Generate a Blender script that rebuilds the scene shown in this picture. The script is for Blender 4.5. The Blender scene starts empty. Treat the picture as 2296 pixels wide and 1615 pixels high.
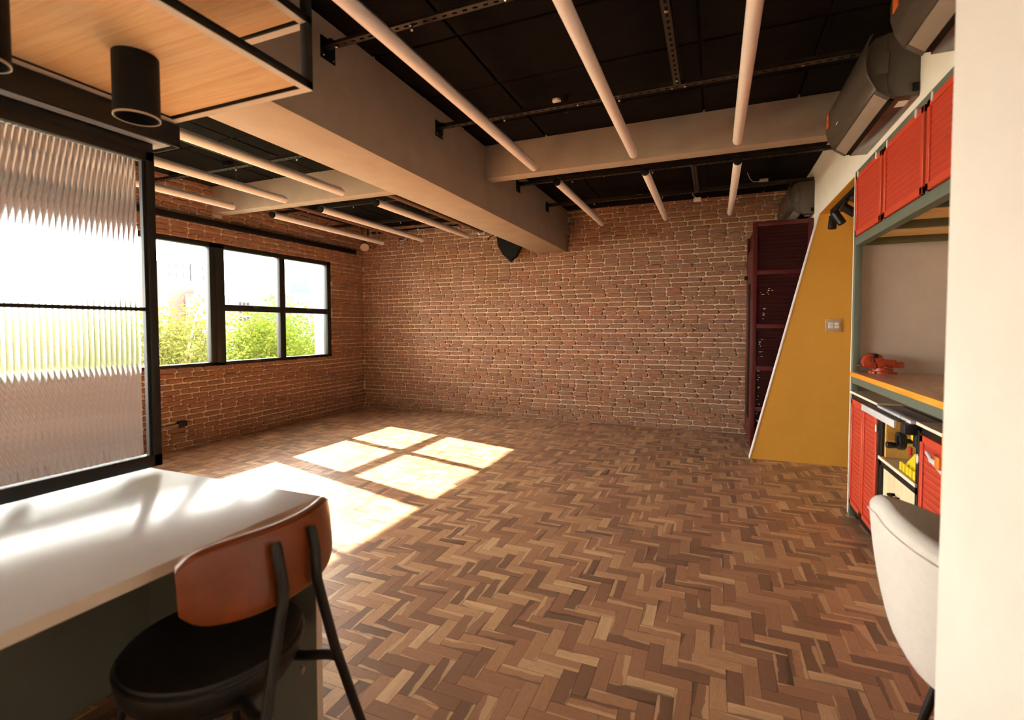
import bpy, bmesh, math, random
from mathutils import Vector, Matrix
random.seed(7)
S = bpy.context.scene
COL = S.collection
PI = math.pi

# ------------------------------------------------------------------ camera
F_PX, YAW, PITCH, ROLL, PPY = 1103.72, math.radians(22.279), math.radians(2.098), math.radians(.0938), -34.29
CAM = Vector((0, 0, 1.27))
_f = Vector((-math.sin(YAW) * math.cos(PITCH), math.cos(YAW) * math.cos(PITCH), -math.sin(PITCH)))
_r = Vector((math.cos(YAW), math.sin(YAW), 0)); _d = _f.cross(_r)
_r2 = _r * math.cos(ROLL) + _d * math.sin(ROLL); _d2 = _d * math.cos(ROLL) - _r * math.sin(ROLL)
cd = bpy.data.cameras.new('camera'); cam = bpy.data.objects.new('camera', cd); COL.objects.link(cam)
cd.sensor_width = 36; cd.lens = 36 * F_PX / 2296; cd.shift_y = PPY / 2296; cd.clip_start = .02; cd.clip_end = 600
cd.dof.use_dof = True; cd.dof.focus_distance = 4.6; cd.dof.aperture_fstop = 2.6
cam.matrix_world = Matrix(((_r2.x, -_d2.x, -_f.x, CAM.x), (_r2.y, -_d2.y, -_f.y, CAM.y), (_r2.z, -_d2.z, -_f.z, CAM.z), (0, 0, 0, 1)))
S.camera = cam
def pix(p):                                     # used only to choose which bricks and blocks show largest
    q = Vector(p) - CAM; z = q.dot(_f)
    return (1148 + F_PX * q.dot(_r2) / z, 807.5 + PPY + F_PX * q.dot(_d2) / z, z) if z > .05 else (-9e9, 0, -1)

# ------------------------------------------------------------------ light
W = bpy.data.worlds.new('sky'); S.world = W; W.use_nodes = True
bg = W.node_tree.nodes['Background']; bg.inputs[0].default_value = (1.0, .965, .91, 1); bg.inputs[1].default_value = 6.0
sl = bpy.data.lights.new('sun', 'SUN'); sl.energy = 16; sl.angle = math.radians(.7); sl.color = (1, .88, .70)
sun = bpy.data.objects.new('sun', sl); COL.objects.link(sun)
sun.rotation_euler = Vector((1.54, -.41, -1)).to_track_quat('-Z', 'Y').to_euler(); sun.location = (-12, 8, 9)
S.view_settings.view_transform = 'Standard'; S.view_settings.look = 'None'; S.view_settings.gamma = 1
S.view_settings.use_curve_mapping = False; S.view_settings.exposure = 1.93
try:
    S.cycles.use_denoising = True; S.cycles.max_bounces = 11; S.cycles.diffuse_bounces = 5; S.cycles.adaptive_threshold = .02; S.cycles.transparent_max_bounces = 16
    S.cycles.sample_clamp_indirect = 6
except Exception: pass

# ------------------------------------------------------------------ materials
def lin(*c): return tuple((x / 255 / 12.92 if x / 255 <= .04045 else ((x / 255 + .055) / 1.055) ** 2.4) for x in c) + (1,)
class NT:
    def __init__(s, name):
        s.m = bpy.data.materials.new(name); s.m.use_nodes = True; s.t = s.m.node_tree; s.n = s.t.nodes
        s.b = s.n['Principled BSDF']; s.out = s.n['Material Output']
    def add(s, typ, ins=None, **kw):
        n = s.n.new(typ)
        for k, v in kw.items(): setattr(n, k, v)
        for k, v in (ins or {}).items():
            if hasattr(v, 'is_linked') or isinstance(v, bpy.types.NodeSocket): s.t.links.new(v, n.inputs[k])
            else: n.inputs[k].default_value = v
        return n
    def link(s, a, b): s.t.links.new(a, b)
    def math(s, op, a, b=0., clamp=False):
        n = s.n.new('ShaderNodeMath'); n.operation = op; n.use_clamp = clamp
        for i, v in enumerate((a, b)):
            if isinstance(v, (int, float)): n.inputs[i].default_value = v
            else: s.link(v, n.inputs[i])
        return n.outputs[0]
    def mix(s, f, a, b, blend='MIX'):
        n = s.n.new('ShaderNodeMixRGB'); n.blend_type = blend
        for i, v in enumerate((f, a, b)):
            if isinstance(v, (int, float)): n.inputs[i].default_value = v
            elif isinstance(v, tuple): n.inputs[i].default_value = v
            else: s.link(v, n.inputs[i])
        return n.outputs[0]
    def ramp(s, f, stops):
        n = s.n.new('ShaderNodeValToRGB'); e = n.color_ramp.elements
        while len(e) < len(stops): e.new(.5)
        for x, (p, c) in zip(e, stops): x.position = p; x.color = c
        s.link(f, n.inputs[0]); return n.outputs[0]
    def bump(s, h, strength=.3, dist=.01):
        n = s.add('ShaderNodeBump', {'Strength': strength, 'Distance': dist, 'Height': h}); s.link(n.outputs[0], s.b.inputs['Normal'])
    def set(s, **k):
        names = dict(col='Base Color', rough='Roughness', metal='Metallic', spec='Specular IOR Level', sheen='Sheen Weight', coat='Coat Weight')
        for a, v in k.items():
            i = s.b.inputs[names[a]]
            if isinstance(v, (int, float, tuple)): i.default_value = v
            else: s.link(v, i)
def mat(name, c, rough=.5, metal=0, var=.12, scale=14, bump=0, bscale=160, bdist=.002, spec=.5, coat=0, sheen=0):
    t = NT(name); t.set(rough=rough, metal=metal, spec=spec, coat=coat, sheen=sheen)
    co = t.add('ShaderNodeTexCoord').outputs['Object']
    n = t.add('ShaderNodeTexNoise', {'Vector': co, 'Scale': scale, 'Detail': 5., 'Roughness': .6}).outputs[0]
    a = tuple(x * (1 - var) for x in c[:3]) + (1,); b = tuple(min(1, x * (1 + var)) for x in c[:3]) + (1,)
    t.set(col=t.ramp(n, [(.3, a), (.7, b)]))
    if bump:
        h = t.add('ShaderNodeTexNoise', {'Vector': co, 'Scale': bscale, 'Detail': 4.}).outputs[0]; t.bump(h, bump, bdist)
    return t.m
def wood(name, c1, c2, axis=0, rough=.45, scale=3., stretch=16., coat=0):
    t = NT(name); co = t.add('ShaderNodeTexCoord').outputs['Object']
    sc = [stretch] * 3; sc[axis] = 1
    mp = t.add('ShaderNodeMapping', {'Vector': co, 'Scale': tuple(sc)}).outputs[0]
    n = t.add('ShaderNodeTexNoise', {'Vector': mp, 'Scale': scale, 'Detail': 8., 'Roughness': .62, 'Distortion': .6}).outputs[0]
    n2 = t.add('ShaderNodeTexNoise', {'Vector': mp, 'Scale': scale * 9, 'Detail': 3.}).outputs[0]
    f = t.math('ADD', t.math('MULTIPLY', n, .75), t.math('MULTIPLY', n2, .25))
    t.set(col=t.ramp(f, [(.36, c1), (.62, c2)]), rough=rough, coat=coat); t.bump(f, .12, .002); return t.m

def brick_mat():
    t = NT('brick'); r = t.math('FRACT', t.math('ADD', t.add('ShaderNodeNewGeometry').outputs['Random Per Island'], t.add('ShaderNodeObjectInfo').outputs['Random']))
    co = t.add('ShaderNodeNewGeometry').outputs['Position']
    base = t.ramp(r, [(0, lin(150, 112, 92)), (.18, lin(166, 120, 96)), (.4, lin(178, 122, 94)), (.6, lin(158, 124, 106)), (.78, lin(184, 122, 90)), (.92, lin(140, 112, 100)), (1, lin(174, 108, 80))])
    n = t.add('ShaderNodeTexNoise', {'Vector': co, 'Scale': 38., 'Detail': 6., 'Roughness': .7}).outputs[0]
    n2 = t.add('ShaderNodeTexNoise', {'Vector': co, 'Scale': 9., 'Detail': 3.}).outputs[0]
    c = t.mix(t.ramp(n, [(.38, (0, 0, 0, 1)), (.66, (1, 1, 1, 1))]), base, lin(128, 92, 74), 'MIX')
    c = t.mix(t.math('MULTIPLY', n2, .35), c, lin(205, 160, 124))
    t.set(col=c, rough=.92, spec=.2)
    m = t.add('ShaderNodeMapping', {'Vector': co, 'Scale': (1., 1., 1.)}).outputs[0]
    mg = t.add('ShaderNodeTexNoise', {'Vector': m, 'Scale': 75., 'Detail': 5., 'Roughness': .75}).outputs[0]
    t.bump(mg, .9, .008); return t.m
def floor_mat():
    t = NT('parquet'); uv = t.add('ShaderNodeTexCoord').outputs['UV']
    r = t.math('FRACT', t.math('ADD', t.add('ShaderNodeNewGeometry').outputs['Random Per Island'], t.add('ShaderNodeObjectInfo').outputs['Random']))
    w = t.math('MULTIPLY', r, 97.)
    mp = t.add('ShaderNodeMapping', {'Vector': uv, 'Scale': (1.2, 7., 1.)}).outputs[0]
    g = t.add('ShaderNodeTexNoise', {'Vector': mp, 'W': w, 'Scale': 3.2, 'Detail': 7., 'Roughness': .65, 'Distortion': .9}, noise_dimensions='4D').outputs[0]
    gf = t.add('ShaderNodeTexNoise', {'Vector': mp, 'W': w, 'Scale': 16., 'Detail': 4., 'Roughness': .7}, noise_dimensions='4D').outputs[0]
    r2 = t.math('FRACT', t.math('MULTIPLY', r, 13.7)); r3 = t.math('FRACT', t.math('MULTIPLY', r, 41.3))
    base = t.ramp(r2, [(0, lin(84, 62, 54)), (.08, lin(112, 78, 62)), (.25, lin(144, 100, 76)), (.5, lin(168, 120, 90)), (.75, lin(186, 138, 102)), (.9, lin(204, 158, 116)), (1, lin(228, 188, 142))])
    c = t.mix(t.math('MULTIPLY', t.ramp(g, [(.40, (0, 0, 0, 1)), (.70, (1, 1, 1, 1))]), .62), base, lin(96, 68, 56))
    c = t.mix(t.math('MULTIPLY', t.ramp(gf, [(.35, (0, 0, 0, 1)), (.7, (1, 1, 1, 1))]), .38), c, lin(206, 160, 122))
    # pale sapwood running along an edge of some blocks
    sx = t.add('ShaderNodeSeparateXYZ', {0: uv})
    wob = t.add('ShaderNodeTexNoise', {'Vector': t.add('ShaderNodeMapping', {'Vector': uv, 'Scale': (1.1, .3, 1.)}).outputs[0], 'W': w, 'Scale': 1.5, 'Detail': 2.}, noise_dimensions='4D').outputs[0]
    r4 = t.math('SUBTRACT', t.math('FRACT', t.math('MULTIPLY', r, 71.9)), .5)
    edge = t.math('ADD', t.math('ADD', sx.outputs[1], t.math('MULTIPLY', sx.outputs[0], t.math('MULTIPLY', r4, .9))), t.math('MULTIPLY', t.math('SUBTRACT', wob, .5), .7))
    lim = t.math('ADD', .62, t.math('MULTIPLY', r3, .7))
    def step(e, l): return t.add('ShaderNodeMapRange', {0: e, 1: l, 2: t.math('ADD', l, .05), 3: 0., 4: 1.}).outputs[0]
    sap = step(edge, lim)
    c = t.mix(t.math('MULTIPLY', sap, .62), c, t.mix(gf, lin(206, 158, 116), lin(238, 202, 158)))
    dk = t.math('MULTIPLY', step(t.math('MULTIPLY', edge, -1.), t.math('SUBTRACT', r3, .20)), .6)
    c = t.mix(dk, c, lin(78, 58, 52))
    t.set(col=c, rough=t.math('ADD', .30, t.math('MULTIPLY', gf, .18)), spec=.45)
    t.bump(g, .06, .002); return t.m
def perf_mat(name, c, holes):                     # slotted sheet metal: rows of small upright slots
    t = NT(name); co = t.add('ShaderNodeTexCoord').outputs['Object']; s = t.add('ShaderNodeSeparateXYZ', {0: co})
    a = t.math('FRACT', t.math('MULTIPLY', s.outputs[1], 105.)); b = t.math('FRACT', t.math('MULTIPLY', s.outputs[2], 1 / .029))
    h = t.math('MULTIPLY', t.math('MULTIPLY', t.math('GREATER_THAN', a, .3), t.math('LESS_THAN', a, .68)), t.math('MULTIPLY', t.math('GREATER_THAN', b, .16), t.math('LESS_THAN', b, .86)))
    t.set(col=t.mix(h, c, holes), rough=.5); t.bump(t.math('SUBTRACT', 1., h), .5, .002); return t.m
def glass_mat():
    t = NT('window_glass'); tr = t.add('ShaderNodeBsdfTransparent', {0: (.97, .985, .97, 1)}); gl = t.add('ShaderNodeBsdfGlossy', {'Roughness': .01})
    fr = t.add('ShaderNodeFresnel', {0: 1.3}); mx = t.add('ShaderNodeMixShader', {0: fr.outputs[0], 1: tr.outputs[0], 2: gl.outputs[0]})
    t.link(mx.outputs[0], t.out.inputs[0]); return t.m
def leaf_mat(name, c):
    t = NT(name); r = t.add('ShaderNodeNewGeometry').outputs['Random Per Island']
    col = t.mix(r, c, tuple(min(1, x * 1.7) for x in c[:3]) + (1,))
    d = t.add('ShaderNodeBsdfDiffuse', {0: col}); tl = t.add('ShaderNodeBsdfTranslucent', {0: col}); mx = t.add('ShaderNodeMixShader', {0: .5, 1: d.outputs[0], 2: tl.outputs[0]})
    t.link(mx.outputs[0], t.out.inputs[0]); return t.m
def osb_mat():
    t = NT('strand_board'); co = t.add('ShaderNodeTexCoord').outputs['Object']
    v = t.add('ShaderNodeTexVoronoi', {'Vector': t.add('ShaderNodeMapping', {'Vector': co, 'Rotation': (.3, .9, .6), 'Scale': (1., 3., 1.)}).outputs[0], 'Scale': 22.})
    n = t.add('ShaderNodeTexNoise', {'Vector': co, 'Scale': 45., 'Detail': 4.}).outputs[0]
    sep = t.add('ShaderNodeSeparateColor', {0: v.outputs['Color']}).outputs[0]
    c = t.ramp(sep, [(0, lin(204, 146, 58)), (.5, lin(232, 176, 78)), (1, lin(246, 204, 112))]); t.set(col=t.mix(t.math('MULTIPLY', n, .35), c, lin(150, 96, 40)), rough=.7); return t.m

BRICK, PARQ = brick_mat(), floor_mat()
MORTAR = mat('mortar', lin(226, 206, 176), .95, var=.12, scale=30, bump=.6, bscale=220, bdist=.004)
SUBFLOOR = mat('joint_filler', lin(176, 134, 104), .8)
CEIL = mat('ceiling_black', lin(20, 17, 15), .95, var=.3, scale=9, bump=.6, bscale=240, bdist=.004, spec=.1)
CEILGAP = mat('ceiling_void', lin(12, 11, 10), .95)
CEMENT = mat('burnt_cement', lin(176, 160, 144), .85, var=.07, scale=5, bump=.35, bscale=130, bdist=.003, spec=.2)
CREAM = mat('cream_paint', lin(244, 236, 225), .75, var=.03, scale=4, bump=.15, bscale=200, spec=.3)
YELLOW = mat('mustard_paint', lin(222, 164, 64), .8, var=.03, scale=5, bump=.15, bscale=240, spec=.3)
GREYWALL = mat('grey_plaster', lin(198, 181, 164), .85, var=.06, scale=6, bump=.25, bscale=150)
WHITE = mat('white_paint', lin(240, 234, 226), .6, var=.02)
BLACK = mat('black_steel', lin(15, 15, 15), .45, var=.1, bump=.08, bscale=300)
BLACKM = mat('matte_black', lin(11, 11, 11), .7, var=.1, spec=.25)
STEELK = mat('slotted_black_steel', lin(60, 51, 44), .45, metal=.4, var=.15)
CHROME = mat('chrome', lin(205, 205, 210), .18, metal=1, var=.04)
ALU = mat('aluminium', lin(205, 206, 208), .35, metal=.9, var=.04)
ALUW = mat('pale_aluminium', lin(226, 228, 230), .4, metal=.2, var=.03)
TUBE = mat('opal_tube', lin(252, 240, 235), .38, var=.02, spec=.5)
DESKW = mat('white_laminate', lin(226, 227, 229), .2, var=.01, scale=3, spec=.05)
DESKIN = mat('grey_green_laminate', lin(104, 106, 96), .6, var=.04)
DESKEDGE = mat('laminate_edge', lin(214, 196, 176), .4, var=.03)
LEATHER = mat('tan_leather', lin(122, 58, 22), .34, var=.35, scale=7, bump=.25, bscale=90, bdist=.002, coat=.15)
BLEATHER = mat('black_leather', lin(12, 12, 11), .5, var=.2, scale=8, bump=.25, bscale=140, bdist=.002)
FABRIC = mat('white_fabric', lin(232, 226, 218), .9, var=.03, scale=60, bump=.3, bscale=500, bdist=.001, sheen=.3)
OAK = wood('oak_veneer', lin(224, 170, 112), lin(243, 203, 150), 0, .5, 2.2, 26)
TOPWOOD = wood('worktop_wood', lin(138, 92, 56), lin(206, 154, 104), 1, .32, 5., 14, coat=.2)
EDGEWOOD = wood('worktop_edge', lin(228, 138, 30), lin(248, 176, 60), 1, .45, 4., 9)
PINE = wood('pine_board', lin(224, 176, 96), lin(246, 212, 138), 0, .6, 3., 12)
PLY = wood('pale_plywood', lin(226, 204, 158), lin(244, 226, 186), 2, .6, 2., 9)
PLYTOP = wood('plywood_top', lin(190, 164, 128), lin(222, 196, 158), 1, .5, 3., 14)
PLYEDGE = mat('ply_edge', lin(244, 230, 206), .6, var=.05, scale=60)
OSB = osb_mat()
RED = mat('brick_red_enamel', lin(206, 74, 46), .45, var=.05)
REDP = perf_mat('brick_red_slotted', lin(204, 72, 45), lin(152, 42, 26))
MAROON = mat('maroon_enamel', lin(80, 17, 20), .4, var=.12)
MAROOND = mat('dark_maroon_panel', lin(46, 8, 10), .45, var=.2, scale=4, spec=.2)
GREEN = mat('green_grey_enamel', lin(104, 112, 96), .5, var=.05)
GREEND = mat('green_beam', lin(92, 90, 62), .6, var=.08)
VISE = mat('orange_cast_iron', lin(168, 58, 26), .38, var=.12, bump=.15, bscale=150)
ORANGE = mat('orange_enamel', lin(238, 130, 34), .45, var=.05)
SAWY = mat('yellow_plastic', lin(244, 216, 40), .45, var=.04)
REDSW = mat('red_plastic', lin(200, 36, 36), .4)
PLASTK = mat('black_plastic', lin(30, 30, 34), .45, var=.1)
ACG = mat('charcoal_plastic', lin(86, 78, 70), .42, var=.05, bump=.12, bscale=400, bdist=.001)
ACP = mat('charcoal_front', lin(78, 70, 63), .32, var=.05)
ACL = mat('louver_fabric_grey', lin(150, 136, 122), .6, var=.05, bump=.4, bscale=900, bdist=.001)
ACB = mat('gloss_brown_base', lin(78, 50, 40), .22, var=.08)
STICK = mat('sticker_white', lin(236, 228, 214), .5)
STICKO = mat('sticker_orange', lin(232, 110, 40), .5)
SWITCH = mat('taupe_plastic', lin(186, 164, 136), .45, var=.04)
CONDUIT = mat('grey_conduit', lin(150, 138, 122), .4, var=.08)
PIPE = mat('brown_pipe', lin(128, 96, 76), .5, var=.12)
GLASS = glass_mat()
t = NT('reeded_glass'); t.set(col=(.97, .985, .98, 1), rough=.07); t.b.inputs['Transmission Weight'].default_value = 1; t.b.inputs['IOR'].default_value = 1.45
_tl = t.add('ShaderNodeBsdfTranslucent', {0: (.95, .95, .93, 1)}); _mx = t.add('ShaderNodeMixShader', {0: .035, 1: t.b.outputs[0], 2: _tl.outputs[0]}); t.link(_mx.outputs[0], t.out.inputs[0]); REED = t.m
BARK = mat('bark', lin(150, 122, 92), .9, var=.2)
LEAF = [leaf_mat('leaf_%d' % i, c) for i, c in enumerate((lin(62, 70, 22), lin(48, 64, 29), lin(72, 73, 34)))]
GROUND = mat('street_ground', lin(150, 150, 130), .9)
BLD = [mat('facade_%d' % i, c, .8, var=.04) for i, c in enumerate((lin(88, 90, 98), lin(92, 68, 66), lin(98, 98, 100), lin(60, 72, 88), lin(86, 85, 86)))]
BWIN = mat('far_window', lin(48, 44, 50), .3)
PILLAR = mat('outside_render', lin(110, 114, 124), .8, var=.03)

# ------------------------------------------------------------------ builders
ROOT = {}
class MB:
    def __init__(s): s.v = []; s.f = []
    def add(s, vs, fs):
        o = len(s.v); s.v += [tuple(v) for v in vs]; s.f += [tuple(i + o for i in f) for f in fs]; return s
    def box(s, x0, x1, y0, y1, z0, z1):
        x0, x1 = min(x0, x1), max(x0, x1); y0, y1 = min(y0, y1), max(y0, y1); z0, z1 = min(z0, z1), max(z0, z1)
        return s.add([(x, y, z) for z in (z0, z1) for y in (y0, y1) for x in (x0, x1)], [(0, 2, 3, 1), (4, 5, 7, 6), (0, 1, 5, 4), (2, 6, 7, 3), (0, 4, 6, 2), (1, 3, 7, 5)])
    def prism(s, poly, ax, a0, a1):
        def p(u, w, a): return ((a, u, w), (u, a, w), (u, w, a))[ax]
        n = len(poly); vs = [p(u, w, a0) for u, w in poly] + [p(u, w, a1) for u, w in poly]
        return s.add(vs, [tuple(range(n - 1, -1, -1)), tuple(range(n, 2 * n))] + [(i, (i + 1) % n, n + (i + 1) % n, n + i) for i in range(n)])
    def tube(s, pts, r, n=12, cap=True):
        pts = [Vector(p) for p in pts]; rs = r if isinstance(r, (list, tuple)) else [r] * len(pts)
        vs = []; up = None
        for i, p in enumerate(pts):
            d = ((pts[min(i + 1, len(pts) - 1)] - pts[max(i - 1, 0)])).normalized()
            if up is None: up = d.orthogonal().normalized()
            else: up = (up - d * up.dot(d)).normalized()
            b = d.cross(up)
            vs += [p + (up * math.cos(2 * PI * k / n) + b * math.sin(2 * PI * k / n)) * rs[i] for k in range(n)]
        m = len(pts); fs = [(i * n + k, i * n + (k + 1) % n, (i + 1) * n + (k + 1) % n, (i + 1) * n + k) for i in range(m - 1) for k in range(n)]
        if cap: fs += [tuple(range(n - 1, -1, -1)), tuple((m - 1) * n + k for k in range(n))]
        return s.add(vs, fs)
    def lathe(s, prof, c=(0, 0, 0), n=24, axis=2, cap=True):
        vs = []
        for r, h in prof:
            for k in range(n):
                a = 2 * PI * k / n; u, w = r * math.cos(a), r * math.sin(a)
                q = ((h, u, w), (w, h, u), (u, w, h))[axis]; vs.append((q[0] + c[0], q[1] + c[1], q[2] + c[2]))
        m = len(prof); fs = [(i * n + k, i * n + (k + 1) % n, (i + 1) * n + (k + 1) % n, (i + 1) * n + k) for i in range(m - 1) for k in range(n)]
        if cap: fs += [tuple(range(n - 1, -1, -1)), tuple((m - 1) * n + k for k in range(n))]
        return s.add(vs, fs)
    def grid(s, rows, closed_u=False, closed_v=False):
        m, n = len(rows), len(rows[0]); vs = [p for r in rows for p in r]
        return s.add(vs, [(i * n + k, i * n + (k + 1) % n, ((i + 1) % m) * n + (k + 1) % n, ((i + 1) % m) * n + k) for i in range(m if closed_u else m - 1) for k in range(n if closed_v else n - 1)])
    def mesh(s, name, m, off=(0, 0, 0), bevel=0, seg=2, smooth=True, sub=0):
        me = bpy.data.meshes.new(name); ox, oy, oz = off
        me.from_pydata([(x - ox, y - oy, z - oz) for x, y, z in s.v], [], s.f)
        bm = bmesh.new(); bm.from_mesh(me)
        bmesh.ops.recalc_face_normals(bm, faces=bm.faces)
        if bevel: bmesh.ops.bevel(bm, geom=[e for e in bm.edges if len(e.link_faces) == 2 and e.calc_face_angle(0) > .5], offset=bevel, segments=seg, profile=.5, affect='EDGES', clamp_overlap=True)
        if smooth:
            for f in bm.faces: f.smooth = True
            for e in bm.edges: e.smooth = len(e.link_faces) == 2 and e.calc_face_angle(0) < .65
        bm.to_mesh(me); bm.free()
        if m: me.materials.append(m)
        return me
    def build(s, name, m, parent=None, bevel=0, seg=2, smooth=True, label=None, sub=0, kind=None):
        r = parent
        while r is not None and r.parent is not None: r = r.parent
        off = ROOT.get(r.name, (0, 0, 0)) if r is not None else (0, 0, 0)
        o = bpy.data.objects.new(name, s.mesh(name, m, off, bevel, seg, smooth)); COL.objects.link(o)
        if parent is not None: o.parent = parent
        if sub: md = o.modifiers.new('subsurf', 'SUBSURF'); md.levels = md.render_levels = sub
        if label: o['label'] = label
        if kind: o['kind'] = kind
        return o
def B(*a): return MB().box(*a)
def tag(o, label=None, cat=None, group=None, kind=None):
    for k, v in (('label', label), ('category', cat), ('group', group), ('kind', kind)):
        if v: o[k] = v
    return o
def thing(name, label, cat, loc=(0, 0, 0), group=None, kind=None):
    o = bpy.data.objects.new(name, None); COL.objects.link(o); o.location = loc; o.empty_display_size = .1
    ROOT[o.name] = tuple(loc); return tag(o, label, cat, group, kind)
def copy_tree(o, parent=None):
    c = o.copy(); COL.objects.link(c); c.parent = parent
    for ch in list(o.children): copy_tree(ch, c)
    return c
def inst(name, me, parent, loc, rot=(0, 0, 0), scale=(1, 1, 1)):
    o = bpy.data.objects.new(name, me); COL.objects.link(o); o.parent = parent; o.location = loc; o.rotation_euler = rot; o.scale = scale; return o

XL, XR, YB, YN, ZC = -5.16, .87, 6.38, -3.2, 2.80
BX0, BX1, BZ = -2.22, -1.81, 2.26          # main beam
CY0, CY1, CZ = 3.825, 3.955, 2.525         # cross beam

# ------------------------------------------------------------------ floor
fl = tag(B(XL - .1, 2.3, YN, YB + .1, -.12, -.006).build('floor', SUBFLOOR, smooth=False), 'herringbone parquet floor of reclaimed brown and tan wood blocks', 'floor', kind='structure')
PW = .0556; blocks = []
for k in range(-150, 180):
    for n in range(-40, 40):
        for ux, uy, w, h in ((k + 6 * n, k, 3, 1), (k + 3 + 6 * n, k - 2, 1, 3)):
            x0, y0 = ux * PW - 2.0, uy * PW + 3.0; x1, y1 = x0 + w * PW, y0 + h * PW
            x0, x1 = max(x0, XL), min(x1, 2.2); y0, y1 = max(y0, -.7), min(y1, YB)
            if x1 - x0 > .01 and y1 - y0 > .01: blocks.append((x0, x1, y0, y1, w > h, (x1 - x0) * (y1 - y0) > PW * PW * 2.98))
def uvq(me, quads):
    uv = me.uv_layers.new(name='UVMap').data
    for i, q in enumerate(quads):
        for j, c in enumerate(q): uv[i * 4 + j].uv = c
def block_mesh(bl, name):
    vs, fs, uvs = [], [], []
    for x0, x1, y0, y1, hz, dz, g in bl:
        o = len(vs); c = .0007
        vs += [(x0 + c + g * dx, y0 + c + g * dy, z) for (dx, dy, z) in ()]
        X0, X1, Y0, Y1 = x0 + c, x1 - c, y0 + c, y1 - c
        vs += [(X0, Y0, dz), (X1, Y0, dz), (X1, Y1, dz), (X0, Y1, dz), (X0, Y0, -.006), (X1, Y0, -.006), (X1, Y1, -.006), (X0, Y1, -.006)]
        top = [(0, 0), (1, 0), (1, 1), (0, 1)] if hz else [(0, 0), (0, 1), (1, 1), (1, 0)]
        if g > .5: top = [(1 - a, 1 - b) for a, b in top]
        fs += [(o, o + 1, o + 2, o + 3)] + [(o + 4 + i, o + 4 + (i + 1) % 4, o + (i + 1) % 4, o + i) for i in range(4)]
        uvs += [top] + [[(.1, .1)] * 4] * 4
    me = bpy.data.meshes.new(name); me.from_pydata(vs, [], fs); uvq(me, uvs); me.materials.append(PARQ); return me
vis = []
for i, (x0, x1, y0, y1, hz, full) in enumerate(blocks):
    u, v, z = pix(((x0 + x1) / 2, (y0 + y1) / 2, 0))
    if full and 735 < u < 2090 and v < 1640 and z > 0 and not (u > 1950 and 1100 < v < 1530): vis.append((z, i))
vis.sort(); own = set(i for _, i in vis[:300])
variants = {}
for hz in (True, False):
    for q in range(2):
        a = (3 * PW, PW) if hz else (PW, 3 * PW)
        variants[hz, q] = block_mesh([(-a[0] / 2, a[0] / 2, -a[1] / 2, a[1] / 2, hz, 0., float(q))], 'plank')
rest = []
for i, (x0, x1, y0, y1, hz, full) in enumerate(blocks):
    dz = random.uniform(-.0006, 0)
    if i in own: inst('plank', variants[hz, random.randrange(2)], fl, ((x0 + x1) / 2, (y0 + y1) / 2, dz), (random.gauss(0, .002), random.gauss(0, .002), 0))
    else: rest.append((x0, x1, y0, y1, hz, dz, random.random()))
ro = bpy.data.objects.new('plank_field', block_mesh(rest, 'plank_field')); COL.objects.link(ro); ro.parent = fl; ro['kind'] = 'stuff'

# ------------------------------------------------------------------ brick walls
def brick_mesh(L, H, D, seed):                     # local: x along wall, z up, -y outwards from the wall
    rnd = random.Random(seed); c = .012; c2 = .009
    def ring(ins, y, j):
        l, h = L / 2 - ins, H / 2 - ins
        pts = [(-l + c, -h), (0, -h), (l - c, -h), (l, -h + c), (l, h - c), (l - c, h), (0, h), (-l + c, h), (-l, h - c), (-l, -h + c)]
        return [(x + rnd.uniform(-j, j), y + rnd.uniform(-j, j) * .6, z + rnd.uniform(-j, j)) for x, z in pts]
    vs = ring(0, .002, .002) + ring(.0005, -D + c2, .0025) + ring(.006, -D, .002); n = 10
    vs.append((rnd.uniform(-.03, .03), -D - .001, 0)); fs = [(i * n + k, i * n + (k + 1) % n, (i + 1) * n + (k + 1) % n, (i + 1) * n + k) for i in range(2) for k in range(n)]
    fs += [(2 * n + k, 2 * n + (k + 1) % n, 3 * n) for k in range(n)]
    return vs, fs
BRV = [brick_mesh(.176, .0465, .018, s) for s in range(10)] + [brick_mesh(.082, .0465, .018, 20 + s) for s in range(4)]
BRM = []
for vs, fs in BRV:
    me = bpy.data.meshes.new('brick'); me.from_pydata(vs, [], fs); me.materials.append(BRICK)
    for p in me.polygons: p.use_smooth = False
    BRM.append(me)
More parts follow.
